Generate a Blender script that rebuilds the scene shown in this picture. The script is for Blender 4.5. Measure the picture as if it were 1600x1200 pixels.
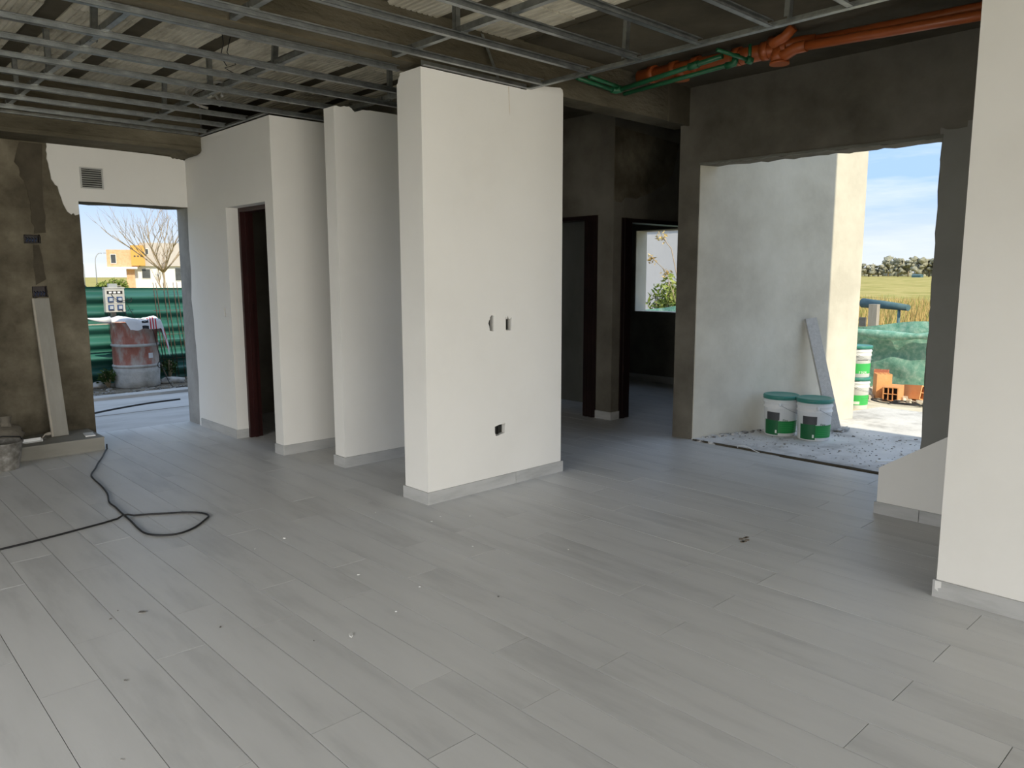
import bpy, bmesh, math, random
from mathutils import Vector, Matrix, noise
random.seed(7)
for o in list(bpy.data.objects): bpy.data.objects.remove(o)
SC = bpy.context.scene
COL = SC.collection

# ------------------------------------------------------------------ camera, sky, sun, lights, exposure
FPX = 1199.35
yaw, pitch, roll = math.radians(43.1568), math.radians(-8.1013), math.radians(-0.1277)
f_ = Vector((math.sin(yaw)*math.cos(pitch), math.cos(yaw)*math.cos(pitch), math.sin(pitch)))
r_ = Vector((math.cos(yaw), -math.sin(yaw), 0)); u_ = r_.cross(f_)
r2 = r_*math.cos(roll)+u_*math.sin(roll); u2 = -r_*math.sin(roll)+u_*math.cos(roll)
CAM = Vector((0, 0, 1.5))
cd = bpy.data.cameras.new('camera'); cam = bpy.data.objects.new('camera', cd); COL.objects.link(cam)
cd.sensor_fit = 'HORIZONTAL'; cd.sensor_width = 36; cd.lens = FPX/1600*36; cd.clip_end = 2000; cd.clip_start = .05
cam.matrix_world = Matrix(((r2.x, u2.x, -f_.x, CAM.x), (r2.y, u2.y, -f_.y, CAM.y), (r2.z, u2.z, -f_.z, CAM.z), (0, 0, 0, 1)))
SC.camera = cam
SC.view_settings.view_transform = 'Standard'; SC.view_settings.look = 'None'
SC.view_settings.gamma = 1; SC.view_settings.use_curve_mapping = False
SC.view_settings.exposure = 0.38

W = bpy.data.worlds.new('sky'); SC.world = W; W.use_nodes = True
nt = W.node_tree; nt.nodes.clear()
def N(t, typ, **kw):
    n = t.nodes.new(typ)
    for k, v in kw.items(): setattr(n, k, v)
    return n
tc = N(nt, 'ShaderNodeTexCoord'); sx = N(nt, 'ShaderNodeSeparateXYZ'); nt.links.new(tc.outputs['Generated'], sx.inputs[0])
rp = N(nt, 'ShaderNodeValToRGB'); nt.links.new(sx.outputs['Z'], rp.inputs[0])
els = [(0.0, (.43, .455, .48)), (.045, (.34, .395, .46)), (.10, (.22, .33, .51)), (.18, (.22, .33, .52)), (.5, (.26, .36, .52)), (1, (.26, .355, .51))]
cr = rp.color_ramp
cr.elements[0].position = 0; cr.elements[0].color = (*els[0][1], 1)
cr.elements[1].position = 1; cr.elements[1].color = (*els[-1][1], 1)
for p, c in els[1:-1]:
    e = cr.elements.new(p); e.color = (*c, 1)
mp = N(nt, 'ShaderNodeMapping'); mp.inputs['Scale'].default_value = (1.6, 1.6, 11)
mp.inputs['Location'].default_value = (.4, .2, .35)
nt.links.new(tc.outputs['Generated'], mp.inputs[0])
nz = N(nt, 'ShaderNodeTexNoise'); nz.inputs['Scale'].default_value = 1.5; nz.inputs['Detail'].default_value = 6; nz.inputs['Roughness'].default_value = .6
nt.links.new(mp.outputs[0], nz.inputs['Vector'])
cl = N(nt, 'ShaderNodeValToRGB'); cl.color_ramp.elements[0].position = .46; cl.color_ramp.elements[1].position = .74
nt.links.new(nz.outputs['Fac'], cl.inputs[0])
mx = N(nt, 'ShaderNodeMix', data_type='RGBA'); nt.links.new(cl.outputs[0], mx.inputs['Factor'])
nt.links.new(rp.outputs[0], mx.inputs['A']); mx.inputs['B'].default_value = (.47, .49, .51, 1)
bg = N(nt, 'ShaderNodeBackground'); bg.inputs['Strength'].default_value = 1.72
nt.links.new(mx.outputs['Result'], bg.inputs[0])
wo = N(nt, 'ShaderNodeOutputWorld'); nt.links.new(bg.outputs[0], wo.inputs[0])

def light(name, typ, loc, direction, energy, color=(1, 1, 1), **kw):
    d = bpy.data.lights.new(name, typ); d.energy = energy; d.color = color
    for k, v in kw.items(): setattr(d, k, v)
    o = bpy.data.objects.new(name, d); COL.objects.link(o); o.location = loc
    o.rotation_euler = Vector(direction).to_track_quat('-Z', 'Y').to_euler()
    return o
ELEV = math.radians(38)
light('sun', 'SUN', (0, -20, 20), (.323*math.cos(ELEV), .946*math.cos(ELEV), -math.sin(ELEV)), 3.6, (1, .90, .68), angle=math.radians(.35))
# fill lamps added behind and left of the camera to brighten the room
light('rear_fill', 'AREA', (.2, -6.1, 1.75), (.06, 1, -.75), 185, (.95, .98, 1), spread=math.radians(135), shape='RECTANGLE', size=6.8, size_y=1.6)
light('rear_warm_fill', 'AREA', (.2, -6.1, .55), (.06, 1, .05), 110, (1, .80, .50), shape='RECTANGLE', size=6.8, size_y=.9)  # added warm lamp imitating light bounced off the unseen paving
light('side_fill', 'AREA', (-4.5, 1.6, 1.45), (1, .34, -1.0), 150, (1, .985, .95), spread=math.radians(105), shape='RECTANGLE', size=4.2, size_y=2.2)  # added lamp standing in for daylight from an unseen side opening

# ------------------------------------------------------------------ materials
MATS = {}
def material(name, cols, scale=3.0, rough=.7, bump=0.0, bscale=None, metal=0.0, detail=6, stretch=(1, 1, 1), lo=.3, hi=.7, rnd=0.0, spec=.4, dist=.01, coat=0):
    """noise-mottled principled material; cols = list of colours along the noise ramp"""
    m = bpy.data.materials.new(name); m.use_nodes = True; t = m.node_tree
    b = t.nodes['Principled BSDF']
    b.inputs['Roughness'].default_value = rough; b.inputs['Metallic'].default_value = metal
    b.inputs['Specular IOR Level'].default_value = spec
    co = N(t, 'ShaderNodeTexCoord'); ma = N(t, 'ShaderNodeMapping'); ma.inputs['Scale'].default_value = stretch
    t.links.new(co.outputs['Object'], ma.inputs[0])
    if rnd:
        oi = N(t, 'ShaderNodeObjectInfo'); mu = N(t, 'ShaderNodeVectorMath', operation='SCALE'); mu.inputs[0].default_value = (31, 17, 9)
        t.links.new(oi.outputs['Random'], mu.inputs['Scale']); t.links.new(mu.outputs[0], ma.inputs['Location'])
    n1 = N(t, 'ShaderNodeTexNoise'); n1.inputs['Scale'].default_value = scale; n1.inputs['Detail'].default_value = detail; n1.inputs['Roughness'].default_value = .62
    t.links.new(ma.outputs[0], n1.inputs['Vector'])
    r = N(t, 'ShaderNodeValToRGB'); k = len(cols)
    for i, c in enumerate(cols):
        p = lo+(hi-lo)*(i/(k-1) if k > 1 else 0)
        e = r.color_ramp.elements[i] if i < 2 else r.color_ramp.elements.new(p)
        e.position = p; e.color = (*c, 1)
    if k == 1: r.color_ramp.elements[1].color = (*cols[0], 1)
    t.links.new(n1.outputs['Fac'], r.inputs[0])
    out = r.outputs[0]
    if rnd:
        mr = N(t, 'ShaderNodeMapRange'); mr.inputs['To Min'].default_value = 1-rnd; mr.inputs['To Max'].default_value = 1+rnd
        t.links.new(oi.outputs['Random'], mr.inputs[0])
        vm = N(t, 'ShaderNodeVectorMath', operation='SCALE'); t.links.new(out, vm.inputs[0]); t.links.new(mr.outputs[0], vm.inputs['Scale'])
        out = vm.outputs[0]
    t.links.new(out, b.inputs['Base Color'])
    if bump:
        n2 = N(t, 'ShaderNodeTexNoise'); n2.inputs['Scale'].default_value = bscale or scale*6; n2.inputs['Detail'].default_value = 5
        t.links.new(ma.outputs[0], n2.inputs['Vector'])
        bp = N(t, 'ShaderNodeBump'); bp.inputs['Strength'].default_value = bump; bp.inputs['Distance'].default_value = dist
        t.links.new(n2.outputs['Fac'], bp.inputs['Height']); t.links.new(bp.outputs[0], b.inputs['Normal'])
    if coat: b.inputs['Coat Weight'].default_value = coat
    MATS[name] = m
    return m
material('paint', [(.745, .732, .695), (.77, .758, .722), (.785, .773, .738)], 1.3, .75, .06, 40, hi=.6, spec=.25, dist=.004)
material('raw_plaster', [(.04, .034, .023), (.10, .086, .06), (.16, .14, .10), (.25, .22, .165)], 2.0, .9, .35, 22, detail=9, lo=.32, hi=.72, spec=.15)
material('grey_skim', [(.24, .236, .215), (.29, .286, .262)], 1.5, .85, .1, 40, spec=.15)
material('drip', [(.60, .52, .40), (.68, .62, .52)], 8, .8)
material('step_board', [(.22, .21, .18), (.29, .28, .245)], 2, .7, .1, 60, stretch=(.6, 3, 3), rnd=.05)
material('mortar_and_edge_shade', [(.055, .047, .034), (.10, .086, .062)], 5, .95, .4, 30, spec=.1)  # colour of the mortar patches, also the painted shade on the slab edge
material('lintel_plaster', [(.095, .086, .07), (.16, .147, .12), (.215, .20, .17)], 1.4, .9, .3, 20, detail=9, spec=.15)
material('column_plaster', [(.15, .148, .125), (.20, .198, .17), (.245, .242, .212)], 1.6, .9, .25, 22, detail=9, stretch=(1, 1, .5), spec=.15)
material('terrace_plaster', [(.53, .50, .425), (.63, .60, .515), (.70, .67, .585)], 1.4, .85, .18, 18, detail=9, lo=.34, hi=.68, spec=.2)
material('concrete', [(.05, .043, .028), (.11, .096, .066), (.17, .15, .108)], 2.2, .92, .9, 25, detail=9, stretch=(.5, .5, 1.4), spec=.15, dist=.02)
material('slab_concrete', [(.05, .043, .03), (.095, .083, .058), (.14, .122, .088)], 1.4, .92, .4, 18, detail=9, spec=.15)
material('infill', [(.36, .33, .26), (.60, .56, .45), (.70, .66, .55)], 4, .95, .55, 18, stretch=(2, .6, 1), rnd=.08, spec=.1, dist=.02)
material('galvanised', [(.20, .213, .21), (.29, .307, .303), (.40, .42, .415)], 12, .36, .05, 60, metal=.8)
material('tile', [(.50, .503, .498), (.595, .597, .59), (.63, .632, .625)], 1.6, .46, .05, 60, detail=9, stretch=(3.6, .6, 1), lo=.32, hi=.66, rnd=.02, spec=.5, dist=.003)
material('grout', [(.11, .108, .10)], 5, .9)
material('skirting', [(.35, .352, .345), (.45, .452, .445), (.50, .502, .495)], 3, .5, .05, 60, stretch=(.8, .8, 4), rnd=.04)
material('jamb_concrete', [(.20, .20, .19), (.30, .295, .28), (.36, .355, .34)], 3, .9, .4, 25, detail=9)
material('dark_steel', [(.008, .0045, .004), (.02, .009, .008)], 4, .45, .1, 40)
material('red_steel', [(.018, .004, .0035), (.04, .008, .007)], 3, .42, .1, 40)
material('black_void', [(.012, .012, .011), (.03, .03, .028)], 30, .9)
material('black_cable', [(.012, .012, .013)], 3, .5)
material('orange_pipe', [(.36, .085, .02), (.47, .115, .03)], 5, .32, spec=.5)
material('green_pipe', [(.012, .10, .04), (.02, .14, .06)], 5, .38, spec=.5)
material('slab_dirt', [(.46, .45, .435), (.66, .65, .635), (.74, .73, .715)], 2.6, .95, .6, 30, detail=10, lo=.36, hi=.62, spec=.15)
material('yard_dust', [(.56, .50, .38), (.70, .63, .49), (.76, .69, .54)], 2.2, .95, .4, 25, detail=9, spec=.1)
material('pavement', [(.40, .395, .385), (.55, .545, .535), (.62, .615, .61)], 1.3, .9, .3, 25, detail=9, stretch=(.5, 1.6, 1), spec=.2)
material('earth', [(.09, .075, .055), (.19, .165, .13), (.30, .27, .22)], 4, .95, .6, 25, detail=9, spec=.1)
material('grass_field', [(.20, .20, .05), (.34, .31, .10), (.46, .38, .15), (.30, .30, .09)], .25, .95, .3, 3, detail=10, lo=.3, hi=.7, spec=.05, dist=.05)
material('dry_grass', [(.40, .26, .09), (.58, .42, .18), (.34, .33, .10)], .9, .9, spec=.05, rnd=.05)
material('leaf_green', [(.07, .11, .02), (.20, .26, .06), (.38, .40, .14)], 4, .8, spec=.15)
material('leaf_dark', [(.025, .05, .015), (.07, .12, .035)], 6, .8, spec=.15)
material('tree_far', [(.22, .225, .18), (.33, .325, .25), (.43, .41, .32)], .35, .95, .6, 1.2, detail=8, rnd=.12, spec=.05, dist=.5)
material('bark', [(.26, .21, .14), (.38, .32, .22)], 8, .9)
material('twig', [(.30, .235, .17), (.40, .32, .24)], 8, .9)
material('fence_green', [(.017, .085, .07), (.028, .125, .102), (.045, .165, .137)], 1.2, .34, .05, 20, stretch=(.3, 1, 3), spec=.6)
material('net_green', [(.13, .33, .26), (.24, .46, .37), (.44, .62, .53)], 14, .8, .5, 90, detail=8, spec=.15)
material('tarp_blue', [(.06, .13, .15), (.11, .19, .21)], 5, .7)
material('weathered_wood', [(.32, .29, .24), (.46, .42, .36)], 4, .85, .2, 40, stretch=(4, 4, .5))
material('pale_board', [(.25, .24, .21), (.32, .31, .275)], 4, .7, .1, 60, stretch=(3, 3, .5))
material('metal_track', [(.44, .425, .40), (.56, .54, .51)], 40, .6, .3, 120, metal=.2)
material('drum_red', [(.27, .10, .075), (.36, .145, .11), (.40, .33, .30), (.46, .42, .39)], 5, .8, .25, 30, detail=9, lo=.36, hi=.66, stretch=(1, 1, .45))
material('drum_cement', [(.30, .30, .29), (.46, .46, .45), (.56, .56, .55)], 7, .95, .6, 40, detail=9)
material('sack_white', [(.62, .63, .66), (.74, .75, .78)], 5, .7, .3, 20)
material('print_black', [(.015, .015, .018)], 3, .7)
material('print_red', [(.50, .03, .05)], 3, .7)
material('box_grey', [(.42, .42, .40), (.50, .50, .48)], 6, .5)
material('socket_blue', [(.02, .05, .16), (.03, .08, .22)], 6, .45)
material('socket_lid', [(.42, .46, .52)], 6, .4)
material('white_plastic', [(.74, .75, .75), (.82, .83, .83)], 6, .38, spec=.5)
material('lid_teal', [(.03, .20, .16), (.06, .27, .22)], 6, .4, spec=.5)
material('label_green', [(.015, .21, .05), (.02, .27, .07)], 3, .45)
material('label_darkgreen', [(.008, .11, .035), (.012, .15, .045)], 3, .45)
material('label_bright', [(.05, .45, .10), (.07, .52, .13)], 3, .45)
material('label_grey', [(.055, .055, .06), (.085, .085, .09)], 4, .5)
material('label_white', [(.75, .80, .72)], 3, .5)
material('hollow_brick', [(.74, .33, .13), (.82, .42, .19)], 6, .9, .3, 40, rnd=.06)
material('brick_red', [(.50, .17, .10), (.60, .22, .13)], 6, .9, .3, 40)
material('rubble', [(.34, .28, .22), (.55, .50, .42), (.66, .62, .55)], 8, .95, .5, 30, rnd=.12)
material('house_brick', [(.60, .32, .18), (.72, .42, .25), (.68, .45, .30)], 3, .9, .2, 5)
material('house_orange', [(.66, .36, .10)], 3, .9)
material('house_grey', [(.46, .42, .40), (.54, .50, .48)], .6, .9)
material('house_white', [(.72, .71, .70), (.78, .77, .76)], .6, .9)
material('house_pane', [(.05, .055, .06), (.10, .11, .12)], 1, .2)
material('neighbour_wall', [(.52, .51, .52), (.62, .61, .62)], .8, .9, .1, 8)
material('mortar_pail', [(.10, .09, .075), (.19, .18, .16), (.34, .33, .31)], 16, .9, .4, 40, detail=9)
material('mortar_mix', [(.07, .06, .045), (.12, .10, .08)], 12, .95, .5, 40)
material('burlap', [(.13, .115, .09), (.19, .17, .135)], 6, .95, .4, 60)
material('car_paint', [(.10, .11, .12)], 3, .3, spec=.6)
material('glass_dark', [(.03, .035, .04)], 3, .1, spec=.6)
material('lamp_grey', [(.34, .36, .38)], 3, .5)
material('chip_grey', [(.40, .39, .37), (.56, .55, .53)], 8, .8, rnd=.2)
material('dark_chip', [(.14, .135, .125), (.24, .23, .215)], 9, .9, rnd=.2)
material('white_chip', [(.70, .70, .68)], 9, .9)
material('stain', [(.235, .18, .12), (.30, .255, .20)], 30, .8)
material('rebar', [(.09, .05, .035), (.13, .075, .05)], 10, .85)
material('window_white', [(.70, .70, .70)], 3, .5)

# ------------------------------------------------------------------ geometry helpers
class B:
    def __init__(s): s.bm = bmesh.new()
    def _add(s, vs, fs, mi=0):
        v = [s.bm.verts.new(p) for p in vs]
        for f in fs:
            try:
                fc = s.bm.faces.new([v[i] for i in f]); fc.material_index = mi
            except ValueError: pass
        return s
    def box(s, x0, x1, y0, y1, z0, z1, mi=0):
        return s._add([(x0, y0, z0), (x1, y0, z0), (x1, y1, z0), (x0, y1, z0), (x0, y0, z1), (x1, y0, z1), (x1, y1, z1), (x0, y1, z1)],
                      [(3, 2, 1, 0), (4, 5, 6, 7), (0, 1, 5, 4), (1, 2, 6, 5), (2, 3, 7, 6), (3, 0, 4, 7)], mi)
    def prism(s, axis, poly, a, b, mi=0):
        n = len(poly)
        def P(u, v, w):
            return (w, u, v) if axis == 'x' else (u, w, v) if axis == 'y' else (u, v, w)
        vs = [P(u, v, a) for u, v in poly]+[P(u, v, b) for u, v in poly]
        fs = [tuple(range(n))[::-1], tuple(range(n, 2*n))]+[(i, (i+1) % n, n+(i+1) % n, n+i) for i in range(n)]
        return s._add(vs, fs, mi)
    def obox(s, c, ax, ay, az, mi=0):
        """box from centre and three half-axis vectors"""
        c, ax, ay, az = map(Vector, (c, ax, ay, az)); vs = []
        for k in (-1, 1):
            for i, j in ((-1, -1), (1, -1), (1, 1), (-1, 1)): vs.append(c+ax*i+ay*j+az*k)
        return s._add(vs, [(3, 2, 1, 0), (4, 5, 6, 7), (0, 1, 5, 4), (1, 2, 6, 5), (2, 3, 7, 6), (3, 0, 4, 7)], mi)
    def tube(s, pts, r, seg=8, closed=False, mi=0, rs=None):
        pts = [Vector(p) for p in pts]; n = len(pts); rings = []; up = Vector((0, 0, 1)); prev = None
        for i, p in enumerate(pts):
            d = (pts[min(i+1, n-1)]-pts[max(i-1, 0)]).normalized()
            if prev is None:
                a = d.cross(up if abs(d.z) < .9 else Vector((1, 0, 0))).normalized()
            else:
                a = (prev-d*prev.dot(d)).normalized()
            prev = a; b = d.cross(a); rr = rs[i] if rs else r
            rings.append([s.bm.verts.new(p+a*rr*math.cos(2*math.pi*k/seg)+b*rr*math.sin(2*math.pi*k/seg)) for k in range(seg)])
        for i in range(n-1):
            for k in range(seg):
                f = s.bm.faces.new((rings[i][k], rings[i][(k+1) % seg], rings[i+1][(k+1) % seg], rings[i+1][k])); f.material_index = mi; f.smooth = True
        for rg, rev in ((rings[0], True), (rings[-1], False)):
            try:
                f = s.bm.faces.new(rg[::-1] if rev else rg); f.material_index = mi
            except ValueError: pass
        return s
    def lathe(s, prof, c=(0, 0, 0), seg=32, mi=0, caps=True, a0=0, a1=2*math.pi):
        full = abs(a1-a0-2*math.pi) < 1e-6; rings = []
        m = seg if full else seg+1
        for r, z in prof:
            rings.append([s.bm.verts.new((c[0]+r*math.cos(a0+(a1-a0)*k/seg), c[1]+r*math.sin(a0+(a1-a0)*k/seg), c[2]+z)) for k in range(m)])
        for i in range(len(rings)-1):
            for k in range(m if full else m-1):
                f = s.bm.faces.new((rings[i][k], rings[i][(k+1) % m], rings[i+1][(k+1) % m], rings[i+1][k])); f.material_index = mi; f.smooth = True
        if caps and full:
            f = s.bm.faces.new(rings[0][::-1]); f.material_index = mi
            f = s.bm.faces.new(rings[-1]); f.material_index = mi
        return s
    def blob(s, c, r, sub=2, amp=.25, freq=2.0, seed=0, mi=0):
        g = bmesh.ops.create_icosphere(s.bm, subdivisions=sub, radius=1)
        for v in g['verts']:
            d = v.co.normalized(); k = 1+amp*noise.noise(d*freq+Vector((seed*7.3, seed*3.1, seed)))*2
            v.co = Vector((c[0]+d.x*r[0]*k, c[1]+d.y*r[1]*k, c[2]+d.z*r[2]*k))
        for v in g['verts']:
            for f in v.link_faces: f.material_index = mi; f.smooth = True
        return s
    def leaves(s, c, r, n, size, rng, mi=0):
        for _ in range(n):
            d = Vector((rng.gauss(0, 1), rng.gauss(0, 1), rng.gauss(0, 1))).normalized()*rng.random()**.45
            p = Vector((c[0]+d.x*r[0], c[1]+d.y*r[1], c[2]+d.z*r[2]))
            a = Vector((rng.uniform(-1, 1), rng.uniform(-1, 1), rng.uniform(-.3, 1))).normalized()
            b = a.cross(Vector((rng.uniform(-1, 1), rng.uniform(-1, 1), rng.uniform(-1, 1)))).normalized()
            L = size*rng.uniform(.6, 1.3)
            s._add([p-a*L, p+b*L*.35, p+a*L, p-b*L*.35], [(0, 1, 2, 3)], mi)
        return s
    def mesh(s, name):
        bmesh.ops.recalc_face_normals(s.bm, faces=s.bm.faces)
        me = bpy.data.meshes.new(name); s.bm.to_mesh(me); s.bm.free(); return me

def obj(name, b, mats, parent=None, loc=None, rot=None):
    me = b.mesh(name) if isinstance(b, B) else b
    if isinstance(mats, str): mats = [mats]
    if not me.materials:
        for m in mats: me.materials.append(MATS[m])
    o = bpy.data.objects.new(name, me); COL.objects.link(o)
    if parent: o.parent = parent
    if loc: o.location = loc
    if rot: o.rotation_euler = rot
    return o
def struct(name, b, mats, label, cat):
    o = obj(name, b, mats); o['kind'] = 'structure'; o['label'] = label; o['category'] = cat; return o
def thing(name, label, cat, loc=(0, 0, 0), rotz=0, group=None):
    o = bpy.data.objects.new(name, None); COL.objects.link(o); o.location = loc; o.rotation_euler = (0, 0, rotz)
    o['label'] = label; o['category'] = cat; o.empty_display_size = .1
    if group: o['group'] = group
    return o
def tag(o, label, cat, group=None):
    o['label'] = label; o['category'] = cat
    if group: o['group'] = group
    return o
def cut(o, cutters):
    """subtract prisms from a mesh, bake the result"""
    for cb in cutters:
        c = bpy.data.objects.new('cutter', cb.mesh('cutter')); COL.objects.link(c)
        md = o.modifiers.new('b', 'BOOLEAN'); md.operation = 'DIFFERENCE'; md.solver = 'EXACT'; md.object = c
        bpy.context.view_layer.update()
        dg = bpy.context.evaluated_depsgraph_get()
        me = bpy.data.meshes.new_from_object(o.evaluated_get(dg))
        o.modifiers.clear(); old = o.data; o.data = me; bpy.data.meshes.remove(old)
        cm = c.data; bpy.data.objects.remove(c); bpy.data.meshes.remove(cm)
    return o
def ragged(p, q, n, amp, rng=random):
    """points from p to q (q excluded) with a torn edge"""
    p, q = Vector(p), Vector(q); d = (q-p); nr = Vector((-d.y, d.x)).normalized(); out = []
    for i in range(n):
        t = i/n+(rng.uniform(-.3, .3)/n if i else 0)
        out.append(tuple(p+d*t+nr*(rng.uniform(-amp, amp) if i else 0)))
    return out
def copy_tree(o, parent=None):
    c = o.copy(); COL.objects.link(c); c.parent = parent
    for ch in list(o.children): copy_tree(ch, c)
    return c

# ------------------------------------------------------------------ THE SETTING
# --- interior floor of wood-look porcelain planks
TE = 5.87                       # where the tiles stop at the terrace
fb = B(); fb.box(-4.6, TE, -6.2, 8.03, -.16, -.004); fb.box(TE, 8.75, 4.0, 8.03, -.16, -.004)
floor = struct('floor', fb, 'grout', 'grey wood-look plank floor of the unfinished room', 'floor')
PW, PL, GAP = .2005, 1.235, .0028
full = B().box(GAP/2, PW-GAP/2, GAP/2, PL-GAP/2, -.012, 0).mesh('plank'); full.materials.append(MATS['tile'])
def visible(x0, x1, y0, y1):
    for u in (0, .25, .5, .75, 1):
        for v in (0, .5, 1):
            d = Vector((x0+(x1-x0)*u, y0+(y1-y0)*v, 0))-CAM; z = d.dot(f_)
            if z > .2 and abs(d.dot(r_)/z*FPX) < 840 and abs(d.dot(u_)/z*FPX) < 640:
                return z
    return None
cand, hidden = [], B()
for k in range(-25, 42):
    x0 = .5155+PW*k; x1 = x0+PW; off = 3.03 if k % 2 == 0 else 3.40
    j = math.floor((-6.2-off)/PL)
    while off+j*PL < 8.03:
        y0 = off+j*PL; y1 = y0+PL; j += 1
        cx0, cx1, cy0, cy1 = max(x0, -4.6), min(x1, 8.75), max(y0, -6.2), min(y1, 8.03)
        if x1 > TE:
            if cy1 < 4.0: cx1 = min(cx1, TE)
            elif cy0 < 4.0: cy0 = 4.0 if x0 > TE-.1 else cy0
        if cx1-cx0 < .01 or cy1-cy0 < .01: continue
        # planks wholly behind the wardrobe walls are never seen
        z = visible(cx0, cx1, cy0, cy1)
        if cx0 > 4.3 and cx1 < 6.0 and cy0 > cx1*.95+.9: z = None
        isfull = abs(cx1-cx0-PW) < 1e-6 and abs(cy1-cy0-PL) < 1e-6
        cand.append((z, cx0, cx1, cy0, cy1, isfull))
seen = sorted([c for c in cand if c[0]], key=lambda c: c[0])[:298]
ss = set(id(c) for c in seen)
for c in cand:
    z, a, b_, c0, c1, fu = c
    if id(c) not in ss:
        hidden.box(a+GAP/2, b_-GAP/2, c0+GAP/2, c1-GAP/2, -.012, 0); continue
    if fu: obj('plank', full, 'tile', floor, (a, c0, random.uniform(-.0004, .0004)))
    else: obj('plank', B().box(GAP/2, b_-a-GAP/2, GAP/2, c1-c0-GAP/2, -.012, 0), 'tile', floor, (a, c0, 0))
hp = obj('plank_field', hidden, 'tile', floor); hp['kind'] = 'stuff'

# --- roof slab with joists and ribbed infill blocks
rp_ = [(-4.9, -6.5), (6.12, -6.5), (6.12, 4.0), (9.1, 4.0), (9.1, 8.1), (-4.9, 8.1)]
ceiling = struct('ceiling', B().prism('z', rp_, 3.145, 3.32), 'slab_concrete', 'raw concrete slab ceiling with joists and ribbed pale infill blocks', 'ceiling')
struct('wall_upper', B().box(3.9, 6.12, -.76, 2.2, 3.33, 6.2).box(5.92, 6.12, 2.2, 4.1, 3.33, 3.9).box(5.92, 6.12, -.76, .8, 0, 3.33), 'terrace_plaster', 'plastered upper storey above the slab, unseen, shaped to shade the terrace', 'wall')  # out of view; outline set so its shadow covers the terrace
def ribbed(w, L, ribs=9):
    """infill block: ribbed underside, ribs along the length"""
    prof = []
    for i in range(ribs):
        a = w*i/ribs; b_ = w*(i+1)/ribs; g = .014
        prof += [(a, .016), (a+g, .0), (b_-g*.3, 0)]
    prof += [(w, .016), (w, .045), (0, .045)]
    me = B().prism('y', prof, 0, L-.006).mesh('infill_block'); me.materials.append(MATS['infill']); return me
def bay(joists, y0, y1, jw=.14):
    js = sorted(joists)
    for x in js:
        obj('joist', B().box(-jw/2, jw/2, 0, y1-y0, 0, .03), 'slab_concrete', ceiling, (x, y0, 3.118))
    L = 1.15; cache = {}
    for a, b_ in zip(js[:-1], js[1:]):
        x0, x1 = a+jw/2, b_-jw/2; y = y0
        while y < y1-.05:
            l = min(L, y1-y); key = (round(x1-x0, 3), round(l, 3))
            if key not in cache: cache[key] = ribbed(x1-x0, l)
            obj('infill_block', cache[key], 'infill', ceiling, (x0, y, 3.096+random.uniform(-.006, .008)))
            y += l
bay([.32+.515*k for k in range(0, 9)], 4.25, 7.30)
bay([3.225-.515*k for k in range(0, 6)]+[3.86], 1.15, 4.05)
obj('slab_panel', B().box(3.92, 5.92, -1, 4.05, 3.11, 3.15), 'slab_concrete', ceiling)
obj('slab_panel', B().box(4.50, 8.75, 4.25, 8.0, 3.11, 3.15), 'slab_concrete', ceiling)
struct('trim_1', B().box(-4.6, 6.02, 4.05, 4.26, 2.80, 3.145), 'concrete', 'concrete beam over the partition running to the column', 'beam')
obj('beam_pad', B().box(5.62, 5.925, 4.03, 4.05, 2.79, 3.12), 'slab_concrete', bpy.data.objects['trim_1'])
rr = random.Random(3)
lowedge = [(7.30, 2.645), (7.31, 2.63), (7.72, 2.63), (7.72, 3.145), (7.30, 3.145)]
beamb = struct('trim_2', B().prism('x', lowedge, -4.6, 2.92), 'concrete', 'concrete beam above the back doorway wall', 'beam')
obj('spalled_corner', B().prism('y', [(2.76, 2.632), (2.80, 2.60), (2.84, 2.61), (2.88, 2.595), (2.918, 2.622), (2.918, 2.632)], 7.32, 7.70), 'concrete', beamb)
obj('formwork_lip', B().prism('x', [(7.297, 2.672), (7.292, 2.66), (7.297, 2.648), (7.304, 2.66)], -4.6, 2.915), 'concrete', beamb)

# --- back wall with open doorway
OX0, OX1, OZ = 1.965, 2.92, 2.15
wb = B().box(-4.6, 2.925, 7.72, 8.02, 0, 3.145)
wall_back = struct('wall_back', wb, 'raw_plaster', 'bare brown plastered wall with open doorway, left of room', 'wall')
rr = random.Random(5)
op = ragged((OX0, -.1), (OX0, OZ), 14, .004, rr)+ragged((OX0, OZ), (OX1+.1, OZ), 12, .004, rr)+[(OX1+.1, OZ), (OX1+.1, -.1)]
ecs = [(1.528, 1.642, 1.779, 1.846), (1.555, 1.665, 1.316, 1.407)]
cut(wall_back, [B().prism('y', op, 7.5, 8.3)]+[B().prism('y', ragged((a-.008, c-.006), (b_+.006, c), 4, .005, rr)+ragged((b_+.006, c), (b_, d+.008), 4, .005, rr)+ragged((b_, d+.008), (a-.006, d+.004), 4, .005, rr)+[(a-.006, d+.004)], 7.70, 7.79) for a, b_, c, d in ecs])
for a, b_, c, d in ecs:
    e = obj('electrical_box', B().box(a, b_, 7.782, 7.788, c, d).box(a, a+.004, 7.735, 7.785, c, d).box(b_-.004, b_, 7.735, 7.785, c, d).box(a, b_, 7.735, 7.785, d-.004, d).box(a, b_, 7.735, 7.785, c, c+.004), 'dark_steel', wall_back)
    w = B()
    for i in range(4):
        x = a+.02+i*.022; w.tube([(x, 7.78, c+.05), (x+.01, 7.745, c+.035), (x-.006, 7.738, c+.02), (x+.004, 7.75, c+.01)], .003, 5)
    obj('wiring', w, 'socket_blue', e)
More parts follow.
